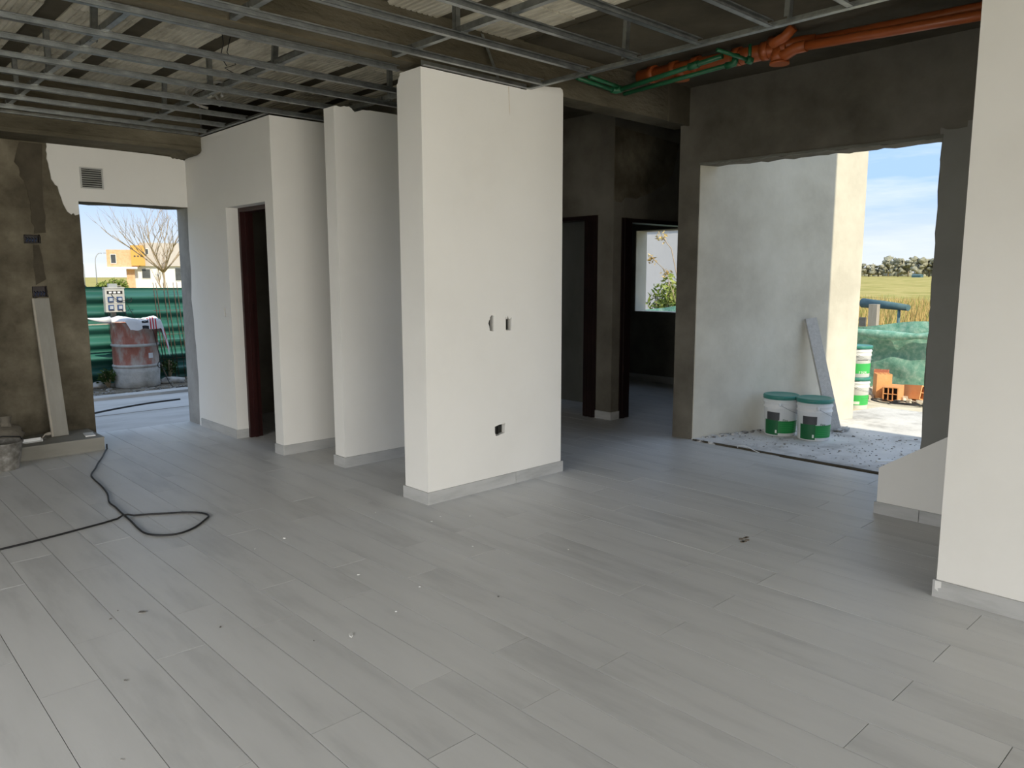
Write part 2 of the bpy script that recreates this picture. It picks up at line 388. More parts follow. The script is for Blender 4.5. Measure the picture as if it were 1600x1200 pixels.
sk = [(1.75, 2.628)]+[(1.752, 2.60), (1.743, 2.57), (1.748, 2.54), (1.742, 2.50), (1.752, 2.46), (1.755, 2.42), (1.763, 2.37), (1.765, 2.33), (1.782, 2.302), (1.79, 2.285), (1.81, 2.27), (1.818, 2.22), (1.83, 2.18), (1.84, 2.13), (1.856, 2.09), (1.87, 2.06), (1.90, 2.035), (1.915, 2.05), (1.93, 2.03), (1.962, 2.04), (1.962, OZ+.004)]
sk += ragged((1.962, OZ+.004), (2.918, OZ+.004), 16, .002, rr)+[(2.918, OZ+.004), (2.918, 2.59), (2.87, 2.605), (2.84, 2.60), (2.80, 2.615), (2.6, 2.622), (2.2, 2.627)]
obj('plaster_skim', B().prism('y', sk, 7.706, 7.722), 'paint', wall_back)
pt = [(1.55, 2.62)]+ragged((1.50, 2.45), (1.56, 2.25), 5, .02, rr)+ragged((1.58, 2.22), (1.60, 1.87), 8, .012, rr)+[(1.60, 1.86), (1.69, 1.87)]+ragged((1.69, 1.87), (1.70, 2.35), 9, .012, rr)+[(1.72, 2.62)]
obj('mortar_patch', B().prism('y', pt, 7.713, 7.722), 'mortar_and_edge_shade', wall_back)
pt = ragged((1.58, 1.42), (1.585, 1.76), 6, .012, rr)+[(1.585, 1.765), (1.63, 1.765)]+ragged((1.63, 1.765), (1.66, 1.42), 6, .012, rr)
obj('mortar_patch', B().prism('y', pt, 7.7155, 7.722), 'mortar_and_edge_shade', wall_back)

# --- white wall with narrow door (left), return wall of the niche
WZ = 2.757
rr = random.Random(11)
edge = ragged((7.735, 0), (7.70, .5), 4, .012, rr)+ragged((7.70, .5), (7.76, 1.4), 6, .012, rr)+ragged((7.74, 1.4), (7.722, 2.16), 6, .01, rr)
poly = [(5.92, 0)]+edge+[(7.722, 2.16), (7.722, 2.60), (7.30, 2.64), (7.30, WZ)]+[(5.92, WZ)]
wd = struct('wall_left', B().prism('x', poly, 2.92, 3.10), 'paint', 'white wall with a narrow dark door, right of back doorway', 'wall')
cut(wd, [B().box(2.8, 3.3, 6.06, 6.835, -.1, 2.097), B().prism('x', [(6.952, 1.14), (6.966, 1.12), (6.985, 1.13), (6.99, 1.17), (6.996, 1.20), (6.975, 1.213), (6.958, 1.195)], 2.8, 2.96)])
obj('switch_box', B().box(2.962, 2.968, 6.95, 7.0, 1.115, 1.215), 'black_void', wd)
obj('return_wall', B().box(3.10, 4.30, 5.92, 6.07, 0, WZ), 'paint', wd)
obj('bare_jamb', B().box(2.926, 3.10, 7.70, 8.02, 0, 3.145), 'jamb_concrete', wd)
def skirt(parent, x0, x1, y0, y1, h=.082):
    return obj('baseboard_tile', B().box(0, x1-x0, 0, y1-y0, 0, h), 'skirting', parent, (x0, y0, 0))
skirt(wd, 2.908, 2.92, 6.835, 7.665); skirt(wd, 2.908, 3.025, 6.826, 6.838)
skirt(wd, 2.908, 2.92, 5.908, 6.06); skirt(wd, 2.92, 3.52, 5.908, 5.92); skirt(wd, 3.523, 4.2, 5.908, 5.92)
d1 = thing('door_1', 'dark red steel door frame in the white wall by back doorway', 'door frame', (3.03, 6.06, 0)); d1['kind'] = 'structure'
for y0, y1, dy in ((0, .035, 1), (.74, .775, -1)):
    j = obj('jamb', B().box(0, .12, y0, y1, 0, 2.097), 'red_steel', d1)
    e0 = y1 if dy > 0 else y0-.015
    obj('door_stop', B().box(.045, .075, e0, e0+.015, 0, 2.06), 'red_steel', j)
hd = obj('header', B().box(0, .12, .035, .74, 2.06, 2.097), 'red_steel', d1)
# dark room behind
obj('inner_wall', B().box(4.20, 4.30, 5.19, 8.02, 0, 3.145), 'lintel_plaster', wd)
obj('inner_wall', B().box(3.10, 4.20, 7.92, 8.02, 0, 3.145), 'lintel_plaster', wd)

# --- middle white partition
wm = struct('wall_middle', B().prism('y', [(3.07, 0), (4.20, 0), (4.20, 2.745), (3.55, 2.747)]+ragged((3.40, 2.745), (3.30, 2.742), 4, .004, rr)+[(3.25, 2.715), (3.235, 2.725), (3.22, 2.74)]+ragged((3.20, 2.748), (3.075, 2.735), 6, .007, rr)+[(3.07, 2.735)], 5.19, 5.335), 'paint', 'thin white partition wall between the niches, chipped on top', 'wall')
skirt(wm, 3.058, 3.07, 5.178, 5.347); skirt(wm, 3.07, 3.9, 5.178, 5.19); skirt(wm, 3.903, 4.2, 5.178, 5.19)

# --- central white partition with holes for sockets
pc = [(2.946, 0), (4.215, 0), (4.215, 2.79), (4.208, 2.815), (4.185, 2.825), (3.93, 2.80), (3.90, 2.79), (3.84, 2.757)]+ragged((3.80, 2.757), (2.98, 2.757), 10, .002, rr)+[(2.946, 2.757)]
wc = struct('wall_center', B().prism('y', pc, 3.95, 4.204), 'paint', 'tall white partition wall in the middle of the room', 'wall')
holes = [[(3.513, 1.225), (3.533, 1.222), (3.531, 1.114), (3.497, 1.118), (3.491, 1.15), (3.483, 1.17), (3.49, 1.19), (3.50, 1.20), (3.497, 1.21)],
         [(3.645, 1.212), (3.656, 1.192), (3.664, 1.216), (3.674, 1.196), (3.684, 1.19), (3.702, 1.204), (3.70, 1.15), (3.694, 1.112), (3.646, 1.115)],
         [(3.538, .442), (3.575, .450), (3.61, .452), (3.64, .455), (3.636, .42), (3.634, .385), (3.60, .382), (3.575, .375), (3.548, .374), (3.538, .40)]]
cut(wc, [B().prism('y', h, 3.9, 4.0) for h in holes]+[B().prism('x', [(4.21, 2.80), (4.165, 2.80), (4.17, 2.74), (4.185, 2.725), (4.193, 2.70), (4.21, 2.69)], 2.9, 3.2)])
for h in holes:
    xs = [p[0] for p in h]; zs = [p[1] for p in h]
    obj('socket_box', B().box(min(xs)+.006, max(xs)-.006, 3.985, 3.998, min(zs)+.004, max(zs)-.004).box((min(xs)+max(xs))/2-.003, (min(xs)+max(xs))/2+.003, 3.972, 3.99, min(zs)+.006, max(zs)-.012), 'black_void', wc)
skirt(wc, 2.934, 2.946, 3.938, 4.216); skirt(wc, 2.946, 3.728, 3.938, 3.95); skirt(wc, 3.731, 4.229, 3.938, 3.95); skirt(wc, 4.215, 4.229, 3.95, 4.2)
obj('stain_drip', B().prism('y', [(3.675, 2.756), (3.683, 2.756), (3.684, 2.68), (3.688, 2.60), (3.690, 2.57), (3.684, 2.60), (3.679, 2.68)], 3.9492, 3.9502), 'drip', wc)

# --- near white wall on the right
wr = struct('wall_right', B().box(3.80, 3.95, -6.2, 1.145, 0, 3.145), 'paint', 'large white wall in the right foreground', 'wall')
skirt(wr, 3.788, 3.80, .0, 1.157); skirt(wr, 3.788, 3.80, -1.2, -.003)
skirt(wr, 3.80, 3.95, 1.145, 1.157)
obj('plaster_spatter', B().prism('x', [(1.12, .05), (1.135, .045), (1.13, .03), (1.146, .04), (1.147, .078), (1.12, .08)], 3.7865, 3.789), 'white_chip', wr)

# --- sloping stair wall
sp = [(1.854, 0), (1.854, .295), (.82, .99), (.82, 0)]
ws = struct('wall_stair', B().prism('x', sp, 4.9, 5.0), 'paint', 'low white wall with sloping top beside the terrace opening', 'wall')
skirt(ws, 4.888, 4.9, 1.60, 1.866, .075); skirt(ws, 4.888, 4.9, .82, 1.597, .075); skirt(ws, 4.9, 5.0, 1.854, 1.866, .075)

# --- wall with terrace opening
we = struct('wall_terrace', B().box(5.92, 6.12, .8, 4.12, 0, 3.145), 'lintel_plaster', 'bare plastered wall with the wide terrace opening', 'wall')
rr = random.Random(21)
ow = [(1.96, -.1)]+ragged((1.96, 0), (1.965, 2.42), 22, .008, rr)+ragged((1.965, 2.425), (3.905, 2.442), 26, .008, rr)+[(3.912, 2.442), (3.912, -.1)]
cut(we, [B().prism('x', ow, 5.8, 6.3)])
lip = [(1.955, 2.452), (1.955, 2.43)]+ragged((1.955, 2.426), (3.90, 2.443), 60, .004, rr)+[(3.905, 2.447)]+ragged((3.905, 2.458), (1.955, 2.448), 50, .004, rr)
obj('lintel_lip', B().prism('x', lip, 5.902, 5.93), 'column_plaster', we)
sk = [(1.2, 0)]+ragged((1.953, 0), (1.962, 2.40), 24, .006, rr)+[(1.957, 2.42), (1.975, 2.44), (1.978, 2.485), (1.972, 2.497), (1.93, 2.478), (1.87, 2.475), (1.81, 2.48), (1.808, 2.52), (1.2, 2.53)]
obj('plaster_skim', B().prism('x', sk, 5.906, 5.922), 'grey_skim', we)
obj('stair_back_wall', B().box(3.95, 6.12, .65, .8, 0, 3.145), 'paint', we)

# --- terrace slab and skewed outer wall
TZ = .01
rr = random.Random(31)
tp = ragged((5.925, 1.0), (5.925, 3.9), 26, .014, rr)[:]+[(5.93, 3.95), (6.3, 3.95), (8.9, 3.4), (8.7, -3), (6.13, -3), (6.13, 1.0)]
terr = struct('floor_terrace', B().prism('z', tp, -.2, TZ), 'slab_dirt', 'rough dusty concrete terrace slab outside the wide opening', 'floor')
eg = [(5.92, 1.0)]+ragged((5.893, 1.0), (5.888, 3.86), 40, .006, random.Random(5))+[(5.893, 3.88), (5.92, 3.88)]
obj('slab_edge', B().prism('z', eg, -.2, .0105), 'mortar_and_edge_shade', terr)  # front face of the slab coloured dark to stand for its shade
wl = lambda x: 3.885-.288*(x-6.0)
wto = struct('wall_outer', B().prism('z', [(5.93, wl(5.93)), (7.975, wl(7.975)), (8.05, wl(7.975)+.26), (6.12, 4.12), (6.12, 3.915), (5.93, 3.915)], TZ, 3.145), 'terrace_plaster', 'smooth grey plastered terrace wall, sunlit at its far end', 'wall')
# --- corridor and back rooms
rc = random.Random(41)
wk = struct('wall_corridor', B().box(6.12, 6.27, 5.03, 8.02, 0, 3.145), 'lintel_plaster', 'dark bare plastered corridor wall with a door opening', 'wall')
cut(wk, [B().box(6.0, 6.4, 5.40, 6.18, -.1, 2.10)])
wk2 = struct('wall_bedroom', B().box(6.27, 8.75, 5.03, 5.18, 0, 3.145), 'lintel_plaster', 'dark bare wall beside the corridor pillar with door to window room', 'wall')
cut(wk2, [B().box(6.40, 7.75, 4.9, 5.3, -.1, 2.07)])
obj('patch', B().prism('y', [(6.12, 2.25)]+ragged((6.15, 2.22), (6.7, 2.32), 7, .03, rc)+ragged((6.75, 2.36), (7.2, 2.62), 6, .03, rc)+[(7.2, 2.9), (6.12, 2.95)], 5.022, 5.032), 'raw_plaster', wk2)
skirt(wk, 6.108, 6.12, 5.018, 5.235); skirt(wk, 6.12, 6.245, 5.018, 5.03)
obj('partition', B().box(6.27, 6.75, 5.40, 5.50, 0, 3.145).box(6.75, 6.85, 5.40, 8.02, 0, 3.145), 'column_plaster', wk)
d2 = thing('door_2', 'dark steel frame of the left corridor door', 'door frame', (6.10, 5.235, 0)); d2['kind'] = 'structure'
obj('jamb', B().box(0, .16, 0, .165, 0, 2.1), 'dark_steel', d2); obj('jamb', B().box(0, .16, .945, .985, 0, 2.1), 'dark_steel', d2)
obj('header', B().box(0, .16, .165, .945, 2.06, 2.1), 'dark_steel', d2); obj('door_stop', B().box(-.012, .0, .03, .06, 0, 2.1).box(-.012, 0, .105, .135, 0, 2.1), 'dark_steel', d2)
d3 = thing('door_3', 'dark steel frame of the corridor door to the room with window', 'door frame', (6.245, 5.018, 0)); d3['kind'] = 'structure'
obj('jamb', B().box(0, .16, 0, .16, 0, 2.07), 'dark_steel', d3); obj('jamb', B().box(1.465, 1.505, 0, .16, 0, 2.07), 'dark_steel', d3)
obj('header', B().box(.16, 1.465, 0, .16, 2.03, 2.07), 'dark_steel', d3); obj('door_stop', B().box(.04, .07, -.012, 0, 0, 2.07), 'dark_steel', d3)
wf = struct('wall_far', B().box(8.75, 9.0, 4.0, 8.1, 0, 3.145), 'lintel_plaster', 'dark wall with a square window hole, end of the back room', 'wall')
cut(wf, [B().box(8.6, 9.2, 5.5, 6.788, .985, 2.103)])
obj('window_lining', B().box(8.76, 9.0, 6.782, 6.788, .985, 2.103).box(8.76, 9.0, 5.5, 6.782, .982, .988), 'terrace_plaster', wf)
skirt(wf, 8.738, 8.75, 5.18, 6.4, .1); skirt(wf, 8.738, 8.75, 6.403, 7.6, .1)
obj('side_wall', B().box(6.85, 8.75, 7.6, 7.75, 0, 3.145), 'lintel_plaster', wf)
obj('side_wall', B().box(6.12, 8.75, 3.98, 4.12, 0, 3.145), 'lintel_plaster', wf)
obj('side_wall', B().box(4.3, 6.12, 7.9, 8.02, 0, 3.145), 'lintel_plaster', wf)
# --- enclosing walls behind and left of the camera
wsd = struct('wall_side', B().box(-4.75, -4.6, -6.35, 8.02, 0, 3.145), 'paint', 'white side wall left of the camera', 'wall')
cut(wsd, [B().box(-5, -4.3, -.7, 3.9, .1, 2.6)])
wfr = struct('wall_front', B().box(-4.6, 3.95, -6.35, -6.2, 0, 3.145), 'paint', 'white wall with wide glazed opening behind the camera', 'wall')
cut(wfr, [B().box(-3.4, 3.75, -6.6, -6.0, -.1, 2.6)])

# ------------------------------------------------------------------ SUSPENDED CEILING FRAME
fr = thing('ceiling_frame', 'galvanised steel ceiling framework of channels and runners under the slab', 'ceiling frame', (0, 0, 2.765))
def channel(name, x0, x1, y, z=0, w=.034, h=.034, t=.0016, parent=fr, axis='x'):
    """C profile open towards the viewer side"""
    b = B(); L = x1-x0
    b.box(0, L, 0, w, 0, t).box(0, L, w-t, w, 0, h).box(0, L, 0, w, h-t, h).box(0, L, 0, t, 0, .007).box(0, L, 0, t, h-.007, h)
    o = obj(name, b, 'galvanised', parent)
    if axis == 'x': o.location = (x0, y, z)
    else: o.rotation_euler = (0, 0, math.pi/2); o.location = (y, x0, z)
    return o
for y in (1.30, 1.71, 2.125, 2.546, 2.97, 3.371, 3.78): channel('furring_channel', -4.6, 3.845, y)
for y, xe in ((4.145, 2.93), (4.645, 4.19), (5.03, 4.19), (5.43, 4.19), (5.865, 4.19), (6.26, 2.90), (6.68, 2.90), (7.08, 2.90)): channel('furring_channel', -4.6, xe, y)
tr = lambda b: obj('perimeter_track', b, 'galvanised', fr)
tr(B().box(-4.6, 2.90, 7.265, 7.30, 0, .002).box(-4.6, 2.90, 7.298, 7.30, 0, .03))
tr(B().box(2.885, 2.92, 5.93, 7.29, 0, .002).box(2.918, 2.92, 5.93, 7.29, 0, .03))
tr(B().box(2.95, 3.845, 3.915, 3.95, -.003, -.001).box(2.95, 3.845, 3.948, 3.95, -.003, .03))
tr(B().box(3.845, 3.88, -1.0, 3.94, -.002, 0).box(3.878, 3.88, -1.0, 3.94, 0, .034).box(3.845, 3.847, -1.0, 3.94, 0, .006))
for x, a, b_ in ((.40, 4.28, 7.26), (1.40, 4.28, 7.26), (2.40, 4.28, 7.26), (3.45, 4.28, 5.88), (.83, -1, 4.03), (1.83, -1, 4.03), (2.83, -1, 4.03)):
    ro = channel('main_runner', a, b_, x, .036, axis='y')
    for y in (1.71, 2.125, 2.546, 2.97, 3.371, 3.78, 4.645, 5.03, 5.43, 5.865, 6.26, 6.68, 7.08):
        if a < y < b_:
            c = obj('clip', B().box(-.026, .026, -.022, .022, -.004, .002).box(-.022, .022, .018, .022, -.004, .03), 'galvanised', fr); c.location = (x-.017, y+.02, .037)
for x, y, lean in ((1.40, 4.9, .02), (1.40, 5.9, 0), (1.40, 6.85, 0), (2.40, 4.75, .03), (2.40, 5.75, 0), (2.40, 6.7, .02), (2.83, 3.45, 0), (2.83, 2.4, 0), (3.86, 3.10, .02), (3.86, 2.05, .02), (1.83, 3.4, 0), (1.83, 2.5, 0), (3.45, 5.0, 0)):
    b = B(); h = .32
    for q in (((-.017, -.017), (.017, -.0155)), ((.0155, -.017), (.017, .012)), ((-.017, -.017), (-.0155, .012))):
        (xa, ya), (xb, yb) = q
        b._add([(xa, ya, .03), (xb, ya, .03), (xb, yb, .03), (xa, yb, .03), (xa+lean, ya, h), (xb+lean, ya, h), (xb+lean, yb, h), (xa+lean, yb, h)], [(3, 2, 1, 0), (4, 5, 6, 7), (0, 1, 5, 4), (1, 2, 6, 5), (2, 3, 7, 6), (3, 0, 4, 7)])
    hg = obj('hanger', b, 'galvanised', fr); hg.location = (x-.01, y, 0)
st = obj('hanger_strap', B().obox((3.56, 4.0, .17), (.012, 0, 0), (0, .002, 0), (-.045, .03, .14)), 'galvanised', fr)

cdt = thing('conduit_coil', 'grey corrugated electrical conduit curling above the frame by the white wall', 'conduit', (2.62, 6.45, 2.80))
for k in range(3):
    obj('conduit', B().tube([(.13*math.cos(a)+.02*k, .10*math.sin(a)*(1+.2*k), .13+.10*math.sin(a+k*.5)+.03*k) for a in [j*.35-.6 for j in range(16)]], .011, 8), 'box_grey', cdt)
wr_ = thing('loose_wire', 'black wires dangling from the slab above the ceiling frame', 'wire', (2.26, 5.2, 2.80))
obj('wire', B().tube([(0, 0, .30), (.01, .01, .22), (-.01, .02, .14), (.02, .0, .08)], .003, 6), 'black_cable', wr_)
obj('wire', B().tube([(.10, .1, .30), (.08, .12, .2), (.12, .08, .12), (.05, .1, .09), (.10, .05, .05)], .003, 6), 'black_cable', wr_)

# ------------------------------------------------------------------ PIPES UNDER THE SLAB
pp = thing('drain_pipe', 'orange plastic drain pipes under the slab beside the terrace wall', 'pipe', (0, 0, 0))
obj('branch_pipe', B().tube([(5.16, 2.56, 3.045), (5.14, 2.0, 3.022), (5.12, .9, 2.985)], .030, 14), 'orange_pipe', pp)
obj('branch_pipe', B().tube([(5.04, 2.56, 2.985), (5.03, 2.0, 2.955), (5.02, .9, 2.905)], .030, 14), 'orange_pipe', pp)
obj('main_pipe', B().tube([(5.1, 2.70, 3.02), (5.1, 3.2, 3.03), (5.1, 3.95, 3.045)], .055, 18), 'orange_pipe', pp)
for y in (2.86, 3.08, 3.42, 3.62, 3.82): obj('socket_collar', B().tube([(5.1, y-.028, 3.024+(y-2.7)*.02), (5.1, y+.028, 3.025+(y-2.7)*.02)], .064, 18), 'orange_pipe', pp)
obj('drop_stub', B().tube([(5.1, 2.76, 3.03), (5.1, 2.76, 2.925)], .060, 18).tube([(5.1, 2.76, 2.935), (5.1, 2.76, 2.918)], .066, 18), 'orange_pipe', pp)
obj('drop_stub', B().tube([(5.1, 3.56, 3.03), (5.1, 3.56, 2.965)], .058, 18).tube([(5.1, 3.56, 2.975), (5.1, 3.56, 2.955)], .064, 18), 'orange_pipe', pp)
obj('elbow', B().tube([(5.1, 2.78, 3.03), (5.1, 2.70, 3.035), (5.13, 2.62, 3.045), (5.16, 2.54, 3.045)], .038, 14), 'orange_pipe', pp)
obj('elbow', B().tube([(5.1, 2.78, 2.99), (5.07, 2.70, 2.965), (5.045, 2.62, 2.985), (5.04, 2.54, 2.985)], .038, 14), 'orange_pipe', pp)
obj('vent_elbow', B().tube([(5.02, 2.78, 3.06), (4.98, 2.74, 3.03), (4.97, 2.66, 3.05), (4.97, 2.60, 3.10)], .034, 14), 'orange_pipe', pp)
gp = thing('water_pipe', 'green plastic water pipes with elbows in front of the beam', 'pipe', (0, 0, 0))
obj('pipe_run', B().tube([(4.40, 3.985, 2.935), (4.84, 3.985, 2.912)], .016, 12), 'green_pipe', gp)
obj('pipe_run', B().tube([(4.85, 3.98, 2.912), (4.85, 3.05, 2.985)], .018, 12), 'green_pipe', gp)
obj('pipe_run', B().tube([(4.92, 3.96, 2.895), (4.92, 3.0, 2.94)], .016, 12), 'green_pipe', gp)
obj('pipe_run', B().tube([(4.50, 3.955, 2.955), (4.90, 3.955, 2.935)], .014, 12), 'green_pipe', gp)
obj('elbow', B().tube([(4.80, 3.985, 2.914), (4.85, 3.985, 2.912), (4.85, 3.93, 2.916)], .024, 12), 'green_pipe', gp)
obj('elbow', B().tube([(4.85, 3.32, 2.964), (4.85, 3.24, 2.97)], .026, 12), 'green_pipe', gp)
obj('elbow', B().tube([(4.92, 3.06, 2.935), (4.92, 3.0, 2.938), (4.93, 2.99, 3.0)], .025, 12), 'green_pipe', gp)
obj('pipe_run', B().tube([(4.70, 3.0, 2.99), (4.95, 2.90, 2.945)], .013, 12), 'green_pipe', gp)
obj('elbow', B().tube([(4.93, 2.91, 2.95), (4.965, 2.89, 2.94)], .025, 12).tube([(4.95, 2.90, 2.945), (4.95, 2.90, 3.05)], .012, 12), 'green_pipe', gp)

# ------------------------------------------------------------------ SMALL THINGS INSIDE
vg = thing('vent_grille', 'small square louvred vent on white plaster above back doorway', 'vent', (1.99, 7.706, 2.268))
obj('frame', B().box(0, .186, -.012, 0, 0, .012).box(0, .186, -.012, 0, .172, .184).box(0, .012, -.012, 0, .012, .172).box(.174, .186, -.012, 0, .012, .172), 'box_grey', vg)
obj('backing', B().box(.01, .176, -.002, 0, .01, .174), 'black_void', vg)
for i in range(8): obj('slat', B().obox((.093, -.007, .026+i*.0192), (.081, 0, 0), (0, .006, .005), (0, -.0006, .0008)), 'box_grey', vg)

stp = thing('low_step', 'low step faced with grey wood-look planks, left of back doorway', 'step', (1.885, 7.19, 0))
obj('core', B().box(-3.0, -.012, .012, .515, 0, .103), 'raw_plaster', stp)
obj('front_plank', B().box(-1.2, 0, 0, .012, 0, .104), 'step_board', stp); obj('front_plank', B().box(-2.4, -1.203, 0, .012, 0, .104), 'step_board', stp)
obj('side_plank', B().box(-.012, 0, .0125, .515, 0, .104), 'step_board', stp)
obj('top_plank', B().box(-1.2, .002, -.002, .25, .104, .115), 'step_board', stp); obj('top_plank', B().box(-1.2, .002, .2525, .515, .104, .115), 'step_board', stp); obj('top_plank', B().box(-2.4, -1.203, -.002, .515, .104, .115), 'step_board', stp)
lb = thing('leaning_board', 'pale narrow board leaning on the brown wall left of doorway', 'board', (1.625, 7.50, .115))
ax = Vector((-.02, .195, 1.19)); L = ax.length; ax.normalize(); sxv = Vector((1, .05, 0)).normalized(); nv = sxv.cross(ax).normalized()
obj('face', B().obox(ax*L/2+nv*.010, sxv*.058, nv*.006, ax*L/2), 'pale_board', lb)
obj('edge_strip', B().obox(ax*L/2-sxv*.064+nv*.002, sxv*.008, nv*.012, ax*L/2), 'weathered_wood', lb)
obj('backing', B().obox(ax*L/2-nv*.006, sxv*.055, nv*.008, ax*(L/2-.02)), 'weathered_wood', lb)
pa = thing('mortar_bucket', 'cement-splattered rubber mortar bucket at the left edge', 'bucket', (1.105, 7.01, 0))
obj('body', B().lathe([(.105, 0), (.118, .06), (.133, .14), (.142, .205), (.148, .208), (.148, .218), (.136, .218), (.128, .15), (.10, .16)], seg=32, caps=False).lathe([(.001, .002), (.105, .0)], caps=False), 'mortar_pail', pa)
obj('mortar', B().lathe([(.129, .155), (.07, .175), (.001, .18)], caps=False), 'mortar_mix', pa)
obj('handle', B().tube([(-.145, 0, .20), (-.12, -.05, .25), (0, -.09, .275), (.12, -.05, .25), (.145, 0, .20)], .005, 8), 'black_cable', pa)
sk_ = thing('cement_sack', 'crumpled brown sack lying on the low step', 'sack', (1.17, 7.50, .115))
obj('bag', B().blob((0, 0, .075), (.19, .13, .085), 3, .12, 2.2, 4), 'burlap', sk_)
obj('neck', B().tube([(.05, 0, .12), (.06, .02, .17), (.06, .03, .215)], .05, 12, rs=[.07, .035, .05]), 'burlap', sk_)
tag(obj('plastic_offcut', B().box(-.07, .07, -.02, .02, 0, .003).box(-.07, .07, .017, .02, .003, .03).box(.064, .07, -.02, .017, .003, .022), 'white_plastic', None, (1.385, 7.37, .115), (0, 0, .1)), 'white plastic channel offcut lying on the low step', 'offcut')
tr_ = thing('trowel', 'dirty trowel lying on the low step behind the offcut', 'trowel', (1.45, 7.46, .115), .5)
obj('blade', B().prism('z', [(-.10, 0), (-.03, -.05), (.04, -.035), (.04, .035), (-.03, .05)], .004, .007), 'mortar_pail', tr_)
obj('handle', B().tube([(.03, 0, .007), (.06, 0, .03), (.08, 0, .03), (.19, 0, .03)], .012, 8, rs=[.005, .005, .014, .014]), 'weathered_wood', tr_)
tag(obj('tile_sample', B().box(-.038, .038, -.08, .08, 0, .009), 'white_plastic', None, (1.815, 7.37, .115), (0, 0, -.12)), 'small pale tile offcut lying at the end of the low step', 'tile')
cab = [(1.90, 7.183), (1.871, 7.125), (1.781, 6.888), (1.70, 6.70), (1.626, 6.507), (1.553, 6.335), (1.526, 6.182), (1.51, 5.92), (1.48, 5.67), (1.429, 5.448), (1.425, 5.3), (1.414, 5.139), (1.405, 4.93), (1.391, 4.75), (1.394, 4.622), (1.442, 4.53), (1.535, 4.487), (1.648, 4.539), (1.758, 4.652), (1.795, 4.707), (1.786, 4.785), (1.714, 4.871), (1.586, 4.957), (1.422, 5.041), (1.264, 5.002), (1.045, 4.953), (.875, 4.92), (.718, 4.9), (.543, 4.894), (.1, 4.95), (-.6, 5.1)]
def smooth(p, n=4):
    out = []
    for i in range(len(p)-1):
        a, b_, c, d = p[max(i-1, 0)], p[i], p[i+1], p[min(i+2, len(p)-1)]
        for k in range(n):
            t = k/n
            out.append(tuple(.5*(2*b_[j]+(c[j]-a[j])*t+(2*a[j]-5*b_[j]+4*c[j]-d[j])*t*t+(3*b_[j]-a[j]-3*c[j]+d[j])*t**3) for j in range(len(b_))))
    return out+[tuple(p[-1])]
cp = smooth(cab, 5)
c3 = []
for i, (x, y) in enumerate(cp):
    z = .006
    if i > 50:
        for (x2, y2) in cp[45:80]:
            if (x-x2)**2+(y-y2)**2 < .0009 and i > 105: z = .0175
    if i == 0: z = .05
    c3.append((x, y, z))
tag(obj('extension_cable', B().tube(c3, .0058, 8), 'black_cable'), 'black cable snaking and looping across the plank floor', 'cable')
def chip(name, x, y, s, m, label, cat='debris', z=0.0, group=None, seed=0):
    rg = random.Random(seed); pl = []
    for k in range(7):
        a = 2*math.pi*k/7; r = s*rg.uniform(.55, 1.1); pl.append((r*math.cos(a), r*.55*math.sin(a)))
    o = obj(name, B().prism('z', pl, 0, max(.003, s*.18)), m, None, (x, y, z), (0, 0, rg.uniform(0, 3)))
    return tag(o, label, cat, group)
chip('mortar_crumb', 1.024, 3.527, .022, 'dark_chip', 'dark mortar crumb on the planks below the cable loop', seed=1)
chip('plaster_crumb', 1.587, 2.687, .020, 'white_chip', 'lone white plaster crumb on the open floor, lower middle', seed=2)
chip('plaster_crumb', 1.967, 3.237, .010, 'white_chip', 'tiny white plaster crumb left of the central wall base', seed=3)
rg = random.Random(77)
for i, (x, y, w) in enumerate([(2.99, 3.58, 1), (2.60, 4.05, 1), (1.75, 3.95, 1), (1.95, 4.0, 1), (2.65, 3.15, 1), (3.0, 2.75, 1), (1.22, 3.14, 0), (.78, 2.95, 0), (.95, 3.62, 0), (.90, 3.55, 0), (2.1, 2.9, 1), (2.3, 2.55, 0), (1.45, 2.75, 0), (1.86, 2.75, 1), (.62, 2.45, 0), (2.75, 3.66, 1), (2.85, 3.70, 1)]):
    chip('floor_crumb', x, y, rg.uniform(.004, .010), 'white_chip' if w else 'dark_chip', 'tiny crumb of building debris scattered on the plank floor', z=.0003, group='crumbs on the plank floor', seed=50+i)
pr = thing('dirt_smear', 'brown dried mud smear on the floor towards the terrace', 'stain', (3.85, 2.18, 0))
for i in range(6):
    q = random.Random(i+90); cx, cy = q.uniform(-.05, .05), q.uniform(-.035, .035)
    obj('smear', B().prism('z', [(cx+q.uniform(.012, .022)*math.cos(a), cy+q.uniform(.008, .016)*math.sin(a)) for a in [k*.785 for k in range(8)]], .0004, .0012), 'stain', pr)

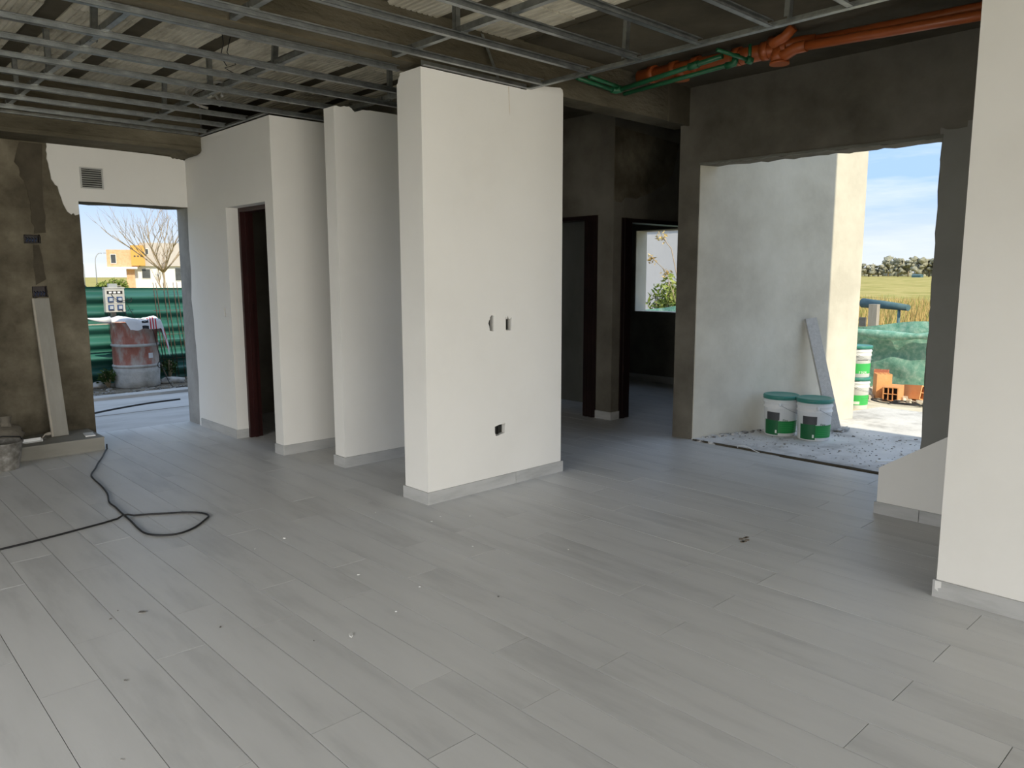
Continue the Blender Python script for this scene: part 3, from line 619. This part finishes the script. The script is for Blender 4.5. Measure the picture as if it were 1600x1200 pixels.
# ------------------------------------------------------------------ TERRACE THINGS
def wrap_text(body, size, R, ang, z, parent, m, name='lettering'):
    cu = bpy.data.curves.new('t', 'FONT'); cu.body = body; cu.size = size; cu.align_x = 'CENTER'
    o = bpy.data.objects.new('t', cu); COL.objects.link(o); bpy.context.view_layer.update()
    me = bpy.data.meshes.new_from_object(o.evaluated_get(bpy.context.evaluated_depsgraph_get()))
    bpy.data.objects.remove(o); bpy.data.curves.remove(cu)
    for v in me.vertices:
        a = ang+v.co.x/R; v.co = Vector((R*math.cos(a), R*math.sin(a), z+v.co.y))
    me.materials.clear()
    return obj(name, me, m, parent)
def bucket(loc, front, label, style, group):
    """20 litre paint pail; front = angle of the direction the label faces"""
    t = thing('paint_bucket', label, 'bucket', loc, 0, group)
    Rb, Rt, H = .138, .152, .375
    rad = lambda z: Rb+(Rt-Rb)*z/H
    prof = [(Rb-.006, 0), (Rb, .006), (rad(.255), .255), (rad(.262)+.007, .262), (rad(.27)+.007, .27), (rad(.278), .278), (rad(.30), .30), (rad(.31)+.008, .31), (rad(.32)+.008, .318), (rad(.33), .326), (Rt, H)]
    obj('body', B().lathe(prof, seg=48), 'white_plastic', t)
    ld = obj('lid', B().lathe([(Rt-.002, H-.032), (Rt+.009, H-.032), (Rt+.010, H-.004), (Rt+.004, H+.004), (Rt-.010, H+.004), (Rt-.016, H+.0012), (.02, H+.0012), (.001, H+.0014)], seg=48, caps=False), 'lid_teal', t)
    def band(name, a0, a1, z0, z1, m, e=.0012, par=t):
        return obj(name, B().lathe([(rad(z0)+e, z0), (rad(z1)+e, z1)], seg=max(4, int(abs(a1-a0)*10)), caps=False, a0=front+a0, a1=front+a1), m, par)
    if style == 'near':
        lb_ = band('label', -.75, 1.05, .03, .145, 'label_green')
        band('label_panel', -1.75, -.75, .012, .15, 'label_darkgreen', par=lb_)
        band('grey_panel', -1.55, -.68, .15, .225, 'label_grey', par=lb_)
        wrap_text('Flex', .030, rad(.15)+.0016, front-.30, .143, lb_, 'label_darkgreen')
        band('label_mark', -.93, -.82, .03, .06, 'label_white', .0018, lb_)
        for k in range(5): band('label_line', -.6, .9, .055+k*.017, .057+k*.017, 'label_bright', .0017, lb_)
    else:
        lb_ = band('label', -1.2, 1.2, .05, .17, 'label_bright')
        if style == 'upper':
            wrap_text('Flex', .062, rad(.06)+.0018, front+.05, .052, lb_, 'label_white')
            band('label_line', -.45, .4, .208, .216, 'label_grey', .0016, lb_)
        else:
            band('label_mark', -.75, -.1, .06, .095, 'label_white', .0018, lb_)
            for k in range(3): band('label_line', .0, .9, .075+k*.026, .078+k*.026, 'label_green', .0018, lb_)
    h = B()
    pts = []
    for k in range(13):
        a = math.pi*k/12; pts.append((.168*math.cos(a), -.158*math.sin(a)*.98, .30-.09*math.sin(a)))
    rot = Matrix.Rotation(front+math.pi/2+.9, 3, 'Z')
    h.tube([rot @ Vector(p) for p in pts], .0022, 6)
    hb = obj('bail_handle', h, 'lamp_grey', t)
    for s_ in (-1, 1):
        c = rot @ Vector((s_*.162, 0, .30)); obj('ear', B().blob(c, (.016, .016, .018), 2, 0), 'white_plastic', hb)
    return t
back = math.atan2(-6.2, -6.7)     # towards the room
bucket((6.70, 3.455, TZ), back+.35, 'white paint bucket with green label and teal lid, against the terrace wall', 'near', 'paint buckets on the terrace')
bucket((6.725, 3.142, TZ), back+.55, 'white paint bucket nearer the floor edge, beside the leaning metal track', 'near', 'paint buckets on the terrace')
GZ = -.10
bucket((9.29, 3.845, GZ), back+.1, 'lower paint bucket of the sunlit stack behind the terrace wall', 'lower', 'stacked paint buckets outside')
bucket((9.29, 3.845, GZ+.379), back+.1, 'upper paint bucket of the sunlit stack behind the terrace wall', 'upper', 'stacked paint buckets outside')
lm = thing('leaning_track', 'long grey metal track leaning against the grey terrace wall', 'metal track', (7.19, 3.14, TZ))
t0 = Vector((0, 0, .002)); t1 = Vector((7.255, wl(7.255)-.05, 1.075))-Vector((7.19, 3.14, TZ)); ax = (t1-t0); L = ax.length; ax.normalize()
sxv = Vector((.82, -.55, 0)); sxv = (sxv-ax*sxv.dot(ax)).normalized(); nv = ax.cross(sxv).normalized()
obj('web', B().obox(t0+ax*L/2, sxv*.058, nv*.002, ax*L/2), 'metal_track', lm)
for s_ in (-1, 1): obj('flange', B().obox(t0+ax*L/2+sxv*s_*.058+nv*.012, sxv*.0018, nv*.013, ax*L/2), 'metal_track', lm)
obj('torn_foot', B().blob((.07, -.03, .012), (.11, .045, .018), 3, .5, 3, 6), 'chip_grey', lm)
tag(obj('tile_offcut', B().prism('z', [(-.07, -.03), (.05, -.045), (.085, -.02), (.02, .045)], 0, .012), 'chip_grey', None, (6.50, 3.29, TZ), (0, 0, -.3)), 'pale tile offcut lying in front of the left bucket', 'offcut')
tag(obj('plaster_strip', B().box(-.07, .07, -.014, .014, 0, .012), 'white_plastic', None, (6.28, 2.33, TZ), (0, 0, -.75)), 'white strip offcut on the terrace above the sloping wall', 'offcut')
rg = random.Random(15)
tb = B()
for i in range(420):
    x, y = rg.uniform(5.98, 7.35), rg.uniform(1.9, 3.8)
    if y > wl(x)-.03: continue
    if (x-6.70)**2+(y-3.455)**2 < .03 or (x-6.725)**2+(y-3.142)**2 < .03: continue
    s_ = rg.uniform(.003, .009)*(1.7 if rg.random() < .05 else 1); a = rg.uniform(0, 3.1)
    tb.obox((x, y, TZ+s_*.25), (s_*math.cos(a), s_*math.sin(a), 0), (-s_*.5*math.sin(a), s_*.5*math.cos(a), s_*.1), (0, 0, s_*.3), rg.choice((0, 0, 1)))
for i in range(60):
    x = 6.0+rg.random()*.75; y = wl(x)-.02-rg.random()*.05; s_ = rg.uniform(.006, .02)
    tb.obox((x, y, TZ+s_*.3), (s_, 0, 0), (0, s_*.7, 0), (0, 0, s_*.5), rg.choice((0, 1, 1)))
td = obj('terrace_debris', tb, ['dark_chip', 'chip_grey']); td['kind'] = 'stuff'; tag(td, 'scattered grit and crumbs on the terrace slab', 'debris')
rubb = thing('mortar_lump', 'broken mortar lump at the foot of the plastered column', 'rubble', (5.90, 3.80, -.004))
for i, (x, y, s_) in enumerate([(0, 0, .03), (.03, -.07, .025), (-.005, -.12, .03), (.02, .06, .028), (.03, -.18, .02)]):
    obj('lump', B().blob((x, y, s_*.25), (s_*.8, s_*1.2, s_*.4), 2, .6, 3, i+2), 'slab_dirt', rubb)
tag(obj('wire_loop', B().tube(smooth([(5.90, 3.42, 0.0), (5.885, 3.41, .03), (5.885, 3.33, .035), (5.88, 3.25, .012), (5.87, 3.20, .004)], 4), .004, 6), 'white_plastic'), 'white wire loop sticking up at the tile edge by the terrace', 'wire')

# ------------------------------------------------------------------ OUTSIDE, TERRACE SIDE
gr = B(); gr._add([(-700, -700, -.32), (900, -700, -.32), (900, 900, -.32), (-700, 900, -.32)], [(0, 1, 2, 3)])
struct('ground', gr, 'grass_field', 'open grassy ground around the building site', 'ground')
struct('ground_yard', B().prism('z', [(6.0, -9), (11.3, -9), (11.3, 6.0), (10.5, 14), (9.0, 14), (9.0, 3.4), (8.9, 3.35), (8.7, -3.05), (6.0, -3.05)], -.34, GZ), 'yard_dust', 'dusty sunlit yard beyond the terrace', 'ground')
struct('ground_front', B().prism('z', [(-6, -14), (6.2, -14), (6.2, -6.36), (-6, -6.36)], -.3, -.03), 'pavement', 'pale paving outside the glazed opening behind the camera', 'ground')
nf = thing('shade_net_fence', 'sagging green shade-net fence beyond the terrace yard', 'fence', (11.2, 2.0, GZ))
nb = B(); NX, NZ = 90, 14; grid = []
for i in range(NX+1):
    y = i/NX*9.5; col = []
    top = .93+.05*math.sin(y*1.7)+.03*math.sin(y*4.1)+.20*math.exp(-((y-5.5)/.9)**2)
    for k in range(NZ+1):
        z = top*k/NZ; x = .10*noise.noise(Vector((y*1.6, z*2.2, 3)))+.05*noise.noise(Vector((y*5, z*5, 1)))
        col.append(nb.bm.verts.new((x, y, z)))
    grid.append(col)
for i in range(NX):
    for k in range(NZ): nb.bm.faces.new((grid[i][k], grid[i+1][k], grid[i+1][k+1], grid[i][k+1])).smooth = True
obj('net', nb, 'net_green', nf)
fold = B(); pts = [(-.10+.05*math.sin(y*2), y, .86+.06*math.sin(y*1.9+.6)-.05*abs(math.sin(y*.9))) for y in [i*.2 for i in range(48)]]
fold.tube(pts, .05, 8, rs=[.035+.035*abs(math.sin(i*.7)) for i in range(48)]); obj('net_fold', fold, 'net_green', nf)
for y in (.3, 2.9, 5.5, 8.1): obj('post', B().box(.06, .12, y, y+.06, 0, .97), 'weathered_wood', nf)
hbk = [((10.05, 3.72, GZ), .35, 0), ((10.28, 3.52, GZ+.0), -.5, 1)]
def hollow_brick(label, loc, rot, m='hollow_brick'):
    t = thing('hollow_brick', label, 'brick', loc); t.rotation_euler = rot
    w, d, h = .33, .18, .18; b = B()
    b.box(0, w, 0, .012, 0, h).box(0, w, d-.012, d, 0, h).box(0, w, .012, d-.012, 0, .012).box(0, w, .012, d-.012, h-.012, h)
    b.box(0, w, .062, .070, .012, h-.012).box(0, w, .114, .122, .012, h-.012).box(0, w, .012, d-.012, .086, .094)
    obj('shell', b, m, t); obj('core', B().box(.05, w-.05, .012, d-.012, .012, h-.012), 'black_void', t); return t
hollow_brick('orange hollow brick showing its cells, lying in the yard rubble', (10.02, 3.62, GZ+.01), (0, 0, .15))
hollow_brick('orange hollow brick standing on end behind the lying one', (10.32, 3.86, GZ), (0, -math.pi/2, .6))
hollow_brick('orange hollow brick half buried right of the other two', (10.42, 3.36, GZ-.01), (.25, .1, 1.0))
hollow_brick('reddish hollow brick leaning at the left of the brick heap', (10.62, 4.16, GZ), (0, -math.pi/2, 1.9), 'brick_red')
rb = B(); rg = random.Random(8)
for i in range(170):
    x, y = rg.uniform(9.95, 11.05), rg.uniform(2.6, 4.6); s_ = rg.uniform(.015, .055)
    a = rg.uniform(0, 3); rb.obox((x, y, GZ+s_*.4), (s_*math.cos(a), s_*math.sin(a), 0), (-s_*.7*math.sin(a), s_*.7*math.cos(a), s_*.2), (0, s_*.1, s_*.6))
o = obj('rubble_heap', rb, 'rubble'); o['kind'] = 'stuff'; tag(o, 'pale rubble scattered at the foot of the net fence', 'rubble')
rg = random.Random(9); pts = []
for i in range(40):
    a = i*.62; r = .12+.05*math.sin(i*.9); pts.append((9.85+r*math.cos(a)+.004*i, 3.68-.012*i+r*1.5*math.sin(a), GZ+.012+.02*abs(math.sin(i*.7))))
tag(obj('coiled_cable', B().tube(smooth(pts, 3), .008, 6), 'black_cable'), 'tangled black cable lying in front of the hollow bricks', 'cable')
pw = thing('block_post', 'weathered timber post standing behind the net fence', 'post', (13.2, 5.24, -.32))
obj('post', B().box(-.06, .06, -.068, .068, 0, 1.32), 'weathered_wood', pw); obj('bracket', B().box(-.10, -.06, .09, .2, .95, 1.1), 'dark_chip', pw)
tag(obj('tarp_roll', B().tube([(16.4, 6.75, .90), (16.2, 6.2, .875), (16.0, 5.7, .84)], .09, 14, rs=[.10, .08, .06]).tube([(16.3, 6.5, -.32), (16.3, 6.5, .9)], .03, 8).tube([(16.08, 5.9, -.32), (16.08, 5.9, .85)], .03, 8), 'tarp_blue'), 'rolled blue-green tarpaulin on stakes in the dry grass', 'tarpaulin')
struct('ground_field', B()._add([(60, 5, -.31), (420, -60, 1.5), (420, 300, 1.5), (60, 45, -.31)], [(0, 1, 2, 3)]), 'grass_field', 'gently rising golden field below the far treeline', 'ground')
# field strips and tall dry grass
struct('ground_verge', B().prism('z', [(11.4, -6), (17, -6), (17, 16), (11.4, 16)], -.33, -.27), 'earth', 'bare earth strip behind the net fence', 'ground')
gb = B(); rg = random.Random(12)
for i in range(9000):
    x = 18+rg.random()**1.4*26; y = x*(.30+rg.random()*.24); h = rg.uniform(.55, 1.0)*(1.0 if x < 30 else .8); w = rg.uniform(.02, .05)
    a = rg.uniform(0, 3.14); dx, dy = w*math.cos(a), w*math.sin(a); lx, ly = rg.uniform(-.25, .25), rg.uniform(-.25, .25)
    gb._add([(x-dx, y-dy, -.32), (x+dx, y+dy, -.32), (x+lx, y+ly, -.32+h)], [(0, 1, 2)], 0 if rg.random() < .8 else 1)
o = obj('tall_grass', gb, ['dry_grass', 'leaf_green']); o['kind'] = 'stuff'; tag(o, 'tall dry golden grass in the field beyond the fence', 'grass')
rg = random.Random(22)
tl = ['dark rounded tree in the far treeline, leftmost', 'tree second from left in the far treeline', 'tree third from left in the far treeline', 'tree fourth from left in the far treeline', 'tall tree at the middle of the far treeline', 'broad tree just right of the middle of the far treeline', 'tree fourth from right in the far treeline', 'tree third from right in the far treeline', 'tree second from right in the far treeline', 'tall tree at the right end of the far treeline']
for i in range(10):
    u = (i+.5)/10; x = 250+rg.uniform(-8, 14); y = x*(.436-u*.118); h = (3.9, 4.3, 4.2, 4.0, 6.8, 6.0, 5.6, 6.1, 5.6, 6.6)[i]+rg.uniform(-.2, .2)
    t = thing('far_tree', tl[i], 'tree', (x, y, .6), 0, 'trees of the far treeline')
    b = B()
    for k in range(22): b.blob((rg.uniform(-1.5, 1.5), rg.uniform(-1.7, 1.7), h*rg.uniform(.22, .9)), (.9, rg.uniform(.5, 1.0), h*rg.uniform(.07, .13)), 2, .5, 3.5, i*22+k)
    obj('crown', b, 'tree_far', t); obj('trunk', B().tube([(0, 0, 0), (.1, 0, h*.5)], .25, 7), 'bark', t)
hs = B()
for i in range(120):
    y = 30+i*1.0; hs.blob((272+rg.uniform(-3, 3), y*1.05, 1.0), (2, 1.4, rg.uniform(1.6, 3.4)), 1, .4, 2, i)
o = obj('far_scrub', hs, 'tree_far'); o['kind'] = 'stuff'; tag(o, 'low scrub at the foot of the far treeline', 'scrub')
tag(obj('far_shed', B().box(0, 2, 0, 2.3, 0, .55).prism('y', [(-.15, .55), (2.15, .55), (1, .85)], -.1, 2.4), 'tarp_blue', None, (225, 77.6, .52)), 'small blue shed in front of the far treeline', 'shed')
# seen through the back-room window
nbw = struct('wall_neighbour', B().box(16, 16.3, 9.0, 15, -.32, 2.57).box(15.97, 16.33, 9.0, 15, 2.57, 2.63), 'neighbour_wall', 'pale grey neighbouring wall seen through the back window', 'wall')
def shrub(name, label, loc, r, n, size, m, seed, stems=5, cat='shrub', group=None):
    t = thing(name, label, cat, loc, 0, group); q = random.Random(seed); b = B(); s_ = B()
    for k in range(stems):
        a = q.uniform(0, 6.28); tip = Vector((math.cos(a)*r[0]*.6, math.sin(a)*r[1]*.6, r[2]*q.uniform(1.0, 1.7)))
        s_.tube([(0, 0, 0), tip*.5+Vector((q.uniform(-.05, .05)*r[0], 0, 0)), tip], .012*max(1, r[2]), 5)
        b.leaves(tip*.8, (r[0]*.55, r[1]*.55, r[2]*.55), n//stems, size, q)
    obj('stem', s_, 'bark', t); obj('foliage', b, m, t); return t
shrub('garden_bush', 'leafy green bush in front of the grey neighbouring wall', (14.0, 10.0, -.32), (.45, .42, .98), 900, .075, 'leaf_green', 3, 7, 'bush')
tw = thing('dry_branch', 'bare branch with dry seed heads before the neighbouring wall', 'branch', (13.6, 9.25, -.32))
b = B(); q = random.Random(4)
b.tube([(0, 0, 0), (.0, .1, 1.4), (-.02, .35, 2.35), (0, .62, 2.62)], .012, 6).tube([(0, .06, .9), (0, .5, 1.9), (0, .9, 2.2)], .008, 5); obj('stem', b, 'twig', tw)
for c_, n_ in (((0, .62, 2.60), 30), ((0, .86, 2.15), 25), ((0, .5, 1.85), 20)): obj('seed_head', B().leaves(c_, (.1, .14, .15), n_, .055, q), 'dry_grass', tw)

# ------------------------------------------------------------------ OUTSIDE, BACK DOORWAY SIDE
pv = struct('pavement', B().box(-3, 9, 8.03, 10.55, -.3, -.015).box(-3, 9, 8.02, 8.03, -.3, -.02), 'pavement', 'rough concrete path outside the back doorway', 'pavement')
obj('kerb', B().box(-3, 9, 10.2, 10.42, -.015, .02), 'pavement', pv)
obj('joint', B().box(-3, 9, 9.05, 9.08, -.0155, -.012), 'jamb_concrete', pv)
struct('ground_strip', B().box(-3, 9, 10.42, 12.2, -.3, -.01), 'earth', 'dark bare soil below the green fence', 'ground')
fc = thing('corrugated_fence', 'glossy green corrugated metal fence outside the back doorway', 'fence', (1.0, 11.75, 0))
def sheet(x0, x1, z0, z1, dy, slope=0.0):
    b = B(); n = 72; rows = []
    for i in range(n+1):
        z = z0+(z1-z0)*i/n; y = -.045*math.sin(2*math.pi*(z-.08)/.212)+dy
        rows.append([b.bm.verts.new((x0, y, z)), b.bm.verts.new((x1, y, z+slope*(x1-x0)*(i/n)))])
    for i in range(n): b.bm.faces.new((rows[i][0], rows[i][1], rows[i+1][1], rows[i+1][0])).smooth = True
    return b
obj('sheet', sheet(0, 2.45, -.1, 1.35, 0), 'fence_green', fc); obj('sheet', sheet(2.35, 4.8, -.1, 1.33, -.012, -.012), 'fence_green', fc); obj('sheet', sheet(-2.3, .1, -.1, 1.36, -.012), 'fence_green', fc)
for x in (.1, 2.4, 4.7): obj('post', B().box(x, x+.07, .06, .13, -.1, 1.36), 'weathered_wood', fc)
dr = thing('steel_drum', 'battered red steel drum caked with cement before the green fence', 'drum', (3.42, 11.22, -.01), .4)
rr_ = lambda a, b_: [(.288, a), (.300, a+.012), (.300, a+.026), (.288, b_)]
prof = [(.270, 0), (.275, .10), (.287, .255), (.288, .27)]+rr_(.275, .315)+[(.289, .40)]+rr_(.56, .60)+[(.289, .86), (.296, .865), (.296, .88), (.285, .885), (.282, .84), (.05, .84)]
obj('shell', B().lathe([p for p in prof if p[1] >= .255 or p[0] in (.05, .282)], seg=40, caps=False), 'drum_red', dr)
obj('cement_crust', B().lathe([(.272, 0), (.29, .01), (.285, .10), (.293, .20), (.294, .268), (.287, .272)], seg=40, caps=False), 'drum_cement', dr)
obj('drum_hoop', B().lathe([(.289, .275), (.302, .285), (.302, .305), (.289, .315)], seg=40, caps=False), 'drum_cement', dr)
obj('drum_hoop', B().lathe([(.289, .558), (.302, .568), (.302, .588), (.289, .598)], seg=40, caps=False), 'drum_cement', dr)
obj('paint_mark', B().lathe([(.2905, .40), (.2905, .47)], seg=6, caps=False, a0=-1.70, a1=-1.46), 'sack_white', dr)
sa = thing('cement_bag', 'white printed cement bag draped over the red drum', 'bag', (3.42, 11.20, .876))
b = B(); nu, nv_ = 44, 20; g = []
for i in range(nu+1):
    u = i/nu; x = -.33+u*.74; row = []
    for k in range(nv_+1):
        v = k/nv_; y = -.36+v*.50
        w = 1-.75*max(0, .25-u)/.25
        z = .022+.035*(1-abs(2*v-1)**2)*(1+.6*math.sin(u*9))+.03*noise.noise(Vector((u*7, v*5, 2)))
        yy, xx = y*w, x
        if yy < -.285: z -= (-.285-yy)*1.5; yy = -.285-(-.285-yy)*.25
        if xx > .25: z -= (xx-.25)*(1.0+1.4*(1-v)); xx = .25+(xx-.25)*.55
        row.append(b.bm.verts.new((xx, yy-.012, z)))
    g.append(row)
for i in range(nu):
    for k in range(nv_):
        f = b.bm.faces.new((g[i][k], g[i+1][k], g[i+1][k+1], g[i][k+1])); f.smooth = True
        u = i/nu; v = k/nv_
        f.material_index = 1 if .44 < u < .56 and k % 2 == 0 and v < .6 else 2 if (.59 < u < .70 and i % 2 == 0 and v < .6) or (.86 < u < .95 and k % 2 == 0 and v < .6) else 0
obj('wrapper', b, ['sack_white', 'print_black', 'print_red'], sa)
obj('twisted_end', B().tube([(-.33, -.10, .04), (-.46, -.12, .045), (-.60, -.12, .07)], .03, 8, rs=[.05, .03, .008]), 'sack_white', sa)
tag(obj('timber_lath', B().obox((3.02, 11.26, .855), (.32, 0, 0), (0, .012, 0), (0, 0, .008)), 'weathered_wood'), 'pale timber lath poking out left of the drum under the bag', 'lath')
eb = thing('site_power_box', 'grey site power box with blue sockets on a post by the fence', 'power box', (3.30, 11.58, -.01))
obj('post', B().box(-.03, .03, .06, .12, 0, 1.32), 'weathered_wood', eb)
bx = obj('box', B().box(-.125, .125, -.04, .055, 1.01, 1.34).box(-.13, .13, -.05, .06, 1.335, 1.35), 'box_grey', eb)
obj('top_cap', B().box(-.06, .05, 0, .06, 1.35, 1.40), 'lamp_grey', eb)
brk = obj('breaker_strip', B().box(-.10, .10, -.043, -.04, 1.26, 1.30), 'print_black', bx)
for k in range(3): obj('breaker', B().box(-.075+k*.055, -.04+k*.055, -.05, -.043, 1.268, 1.292), 'white_plastic', brk)
for ix in (-.06, .055):
    for iz in (1.185, 1.075):
        s_ = obj('socket', B().box(ix-.035, ix+.035, -.06, -.04, iz-.035, iz+.035), 'socket_blue', eb); obj('socket_lid', B().obox((ix, -.068, iz), (.022, 0, 0), (0, .006, 0), (0, -.003, .022)), 'socket_lid', s_)
obj('box_seam', B().box(-.126, .126, -.0415, -.04, 1.126, 1.131), 'lamp_grey', bx)
wv = B(); wv.tube(smooth([(-.05, -.05, 1.27), (-.03, -.07, 1.22), (.03, -.075, 1.17), (.10, -.07, 1.165), (.17, -.06, 1.18), (.21, -.05, 1.20), (.20, -.05, 1.15), (.15, -.05, 1.15), (.16, -.05, 1.20)], 4), .004, 6)
wv.tube(smooth([(.055, -.06, 1.06), (.10, -.06, 1.0), (.15, -.06, .93)], 4), .0035, 6).tube(smooth([(.15, -.04, 1.12), (.20, -.05, 1.0), (.24, -.05, .92)], 4), .0035, 6).tube(smooth([(-.09, -.03, 1.01), (-.10, -.03, .8), (-.09, -.03, .6)], 4), .0035, 6)
obj('cable', wv, 'black_cable', eb)
rbm = thing('rebar_mesh', 'rusty thin rebar mesh leaning on the green fence by the doorway', 'rebar', (4.0, 11.62, 0))
for x in (-.16, -.12, -.02, .03, .12, .17): obj('rod', B().tube([(x+.06, -.10, 0), (x, 0, 1.40)], .004, 6), 'rebar', rbm)
for z in (.3, .65, 1.0, 1.3): obj('cross_rod', B().tube([(-.18, -.07+z*.05, z), (.24, -.07+z*.05, z)], .003, 6), 'rebar', rbm)
tag(obj('drum_cord', B().tube(smooth([(3.52, 10.92, .90), (3.57, 10.91, .75), (3.62, 10.93, .5), (3.66, 10.95, .30), (3.63, 10.93, .25), (3.60, 10.92, .28), (3.63, 10.93, .33), (3.68, 10.92, .18), (3.72, 10.75, .0), (3.78, 10.45, .03), (3.82, 10.2, .02), (3.72, 9.7, -.008), (3.6, 9.2, -.008)], 4), .005, 6), 'black_cable'), 'thin black cord hanging down the front of the drum', 'cord')
tag(obj('pavement_cord', B().tube(smooth([(2.1, 9.1, -.008), (2.5, 9.35, -.008), (3.0, 9.55, -.008), (3.4, 9.6, -.008)], 5), .012, 6), 'black_cable'), 'dark cord lying across the concrete path outside', 'cord')
shrub('weed', 'low green weed at the left foot of the drum', (3.06, 11.25, -.02), (.16, .14, .15), 220, .035, 'leaf_dark', 5, 6, 'weed', 'weeds under the fence')
shrub('weed', 'green weed growing right of the drum under the rebar', (3.92, 11.45, -.02), (.16, .12, .19), 220, .035, 'leaf_dark', 6, 6, 'weed', 'weeds under the fence')
tag(obj('stone_slab', B().blob((0, 0, .03), (.17, .10, .055), 2, .3, 2, 3), 'chip_grey', None, (3.88, 11.2, -.01)), 'grey broken concrete lump right of the drum', 'rubble')
tag(obj('stone_slab', B().blob((0, 0, .03), (.10, .08, .05), 2, .3, 2, 5), 'chip_grey', None, (2.93, 11.35, -.01)), 'grey stone half hidden left of the weed by the drum', 'rubble')
yb = B(); rg = random.Random(66)
for i in range(260):
    x, y = rg.uniform(2.6, 4.6), rg.uniform(10.45, 11.5); s_ = rg.uniform(.005, .022); a = rg.uniform(0, 3)
    if (x-3.42)**2+(y-11.22)**2 < .1: continue
    yb.obox((x, y, -.008+s_*.2), (s_*math.cos(a), s_*math.sin(a), 0), (-s_*.6*math.sin(a), s_*.6*math.cos(a), 0), (0, 0, s_*.35), rg.choice((0, 1, 1)))
o = obj('yard_debris', yb, ['dark_chip', 'chip_grey']); o['kind'] = 'stuff'; tag(o, 'small stones scattered on the soil around the drum', 'debris')

# far house
ho = thing('brick_house', 'modern two-storey house with orange brick and pale walls behind the tree', 'house', (28.0, 100, -.32), -.29)
w_ = obj('brick_wing', B().box(0, 3.4, 0, 8, 2.85, 4.87), 'house_brick', ho)
obj('orange_block', B().box(2.6, 4.1, -.3, 8, 3.0, 5.42), 'house_orange', ho)
obj('grey_block', B().box(3.6, 10, .2, 8, 2.95, 5.75), 'house_grey', ho)
obj('ground_floor', B().box(2.6, 10, .6, 8, 0, 2.95), 'house_white', ho)
obj('canopy', B().box(-.1, 3.2, -.8, .6, 2.6, 2.85), 'house_white', ho)
obj('brick_pillar', B().box(2.0, 2.9, .1, 1, 0, 2.6), 'house_brick', ho)
for a, b_, c, d, y in ((.45, .95, 3.3, 4.3, 0), (7.4, 8.7, 1.2, 2.7, .6), (3.7, 4.6, 1.5, 2.6, .6), (4.2, 4.5, 4.4, 5.0, .2)):
    wn = obj('window', B().box(a-.06, b_+.06, y-.06, y+.02, c-.06, d+.06), 'window_white', ho); obj('pane', B().box(a, b_, y-.08, y-.05, c, d), 'house_pane', wn)
for i in range(3):
    obj('orange_window', B().box(2.9+i*.36, 3.1+i*.36, -.33, -.28, 4.05, 4.2), 'house_pane', ho)
# bare tree
tr0 = thing('bare_tree', 'bare leafless branching tree seen through the back doorway', 'tree', (17.2, 50, -.32))
q = random.Random(19); tb_ = B()
def branch(p, d, L, r, depth):
    pts = [p]; dd = d.copy(); n = 5
    for i in range(n):
        dd = (dd+Vector((q.uniform(-.12, .12), q.uniform(-.12, .12), q.uniform(-.02, .10)))).normalized(); pts.append(pts[-1]+dd*L/n)
    tb_.tube(pts, r, 5 if depth < 2 else 4, rs=[r*(1-.6*i/n) for i in range(n+1)])
    if depth >= 4: return
    for k in range((3, 3, 3, 2)[depth]):
        t = q.uniform(.35, 1); i = int(t*n); i = min(i, n)
        a = q.uniform(0, 6.28); side = Vector((math.cos(a), math.sin(a), 0)); spread = (.75, .55, .45, .5)[depth]
        branch(pts[i], (dd+side*spread+Vector((0, 0, .15))).normalized(), L*q.uniform(.55, .75), r*.52, depth+1)
branch(Vector((0, 0, 0)), Vector((0, 0, 1)), 2.6, .10, 0)
for k in range(8):
    a = k*.785+.2; branch(Vector((0, 0, 2.0)), Vector((math.cos(a)*1.05-.12, math.sin(a)*.9, 1.0)).normalized(), 3.5, .05, 1)
obj('branches', tb_, 'twig', tr0)
for i, (x, y, h, s_, lb__) in enumerate(((32.1, 120, 5.0, 1, 'tall curved street lamp just left of the brick house'), (31.6, 124, 4.1, -1, 'lower curved street lamp at the left edge of the doorway view'))):
    t = thing('street_lamp', lb__, 'street lamp', (x, y, -.32), 0, 'street lamps')
    pts = [(0, 0, 0), (0, 0, h*.75)]+[(s_*(.75-.75*math.cos(a)), 0, h*.75+h*.25*math.sin(a)) for a in [k*.26 for k in range(1, 8)]]
    obj('pole', B().tube(pts, .06, 8), 'lamp_grey', t); obj('lamp_head', B().box(s_*1.35-.2, s_*1.35+.2, -.08, .08, h*.985, h*1.01), 'lamp_grey', t)
for i, (x, y, r, lb__) in enumerate(((21.0, 76, (.9, .8, .75), 'yellow-green shrub left of the brick house above the fence'), (22.6, 78, (1.0, .8, .9), 'rounded shrub in front of the brick house wing'), (19.8, 80, (.7, .7, .6), 'small shrub beneath the street lamps'))):
    shrub('street_shrub', lb__, (x, y, -.32), r, 500, .16, 'leaf_green', 30+i, 7, 'shrub', 'shrubs across the street')
cr_ = thing('parked_car', 'dark car roof just showing above the green fence', 'car', (9.0, 40, -.32))
obj('body', B().prism('y', [(-2.1, .35), (2.0, .35), (2.05, .75), (1.5, .95), (-1.9, .95), (-2.1, .7)], -.8, .8), 'car_paint', cr_)
obj('cabin', B().prism('y', [(-1.6, .95), (1.45, .95), (.9, 1.5), (-1.0, 1.5)], -.7, .7), 'glass_dark', cr_); obj('roof', B().prism('y', [(-1.05, 1.48), (.95, 1.48), (.85, 1.54), (-.95, 1.54)], -.7, .7), 'car_paint', cr_)
for x in (-1.3, 1.3):
    for y in (-.72, .72): obj('wheel', B().tube([(x, y-.1, .32), (x, y+.1, .32)], .32, 16), 'black_cable', cr_)
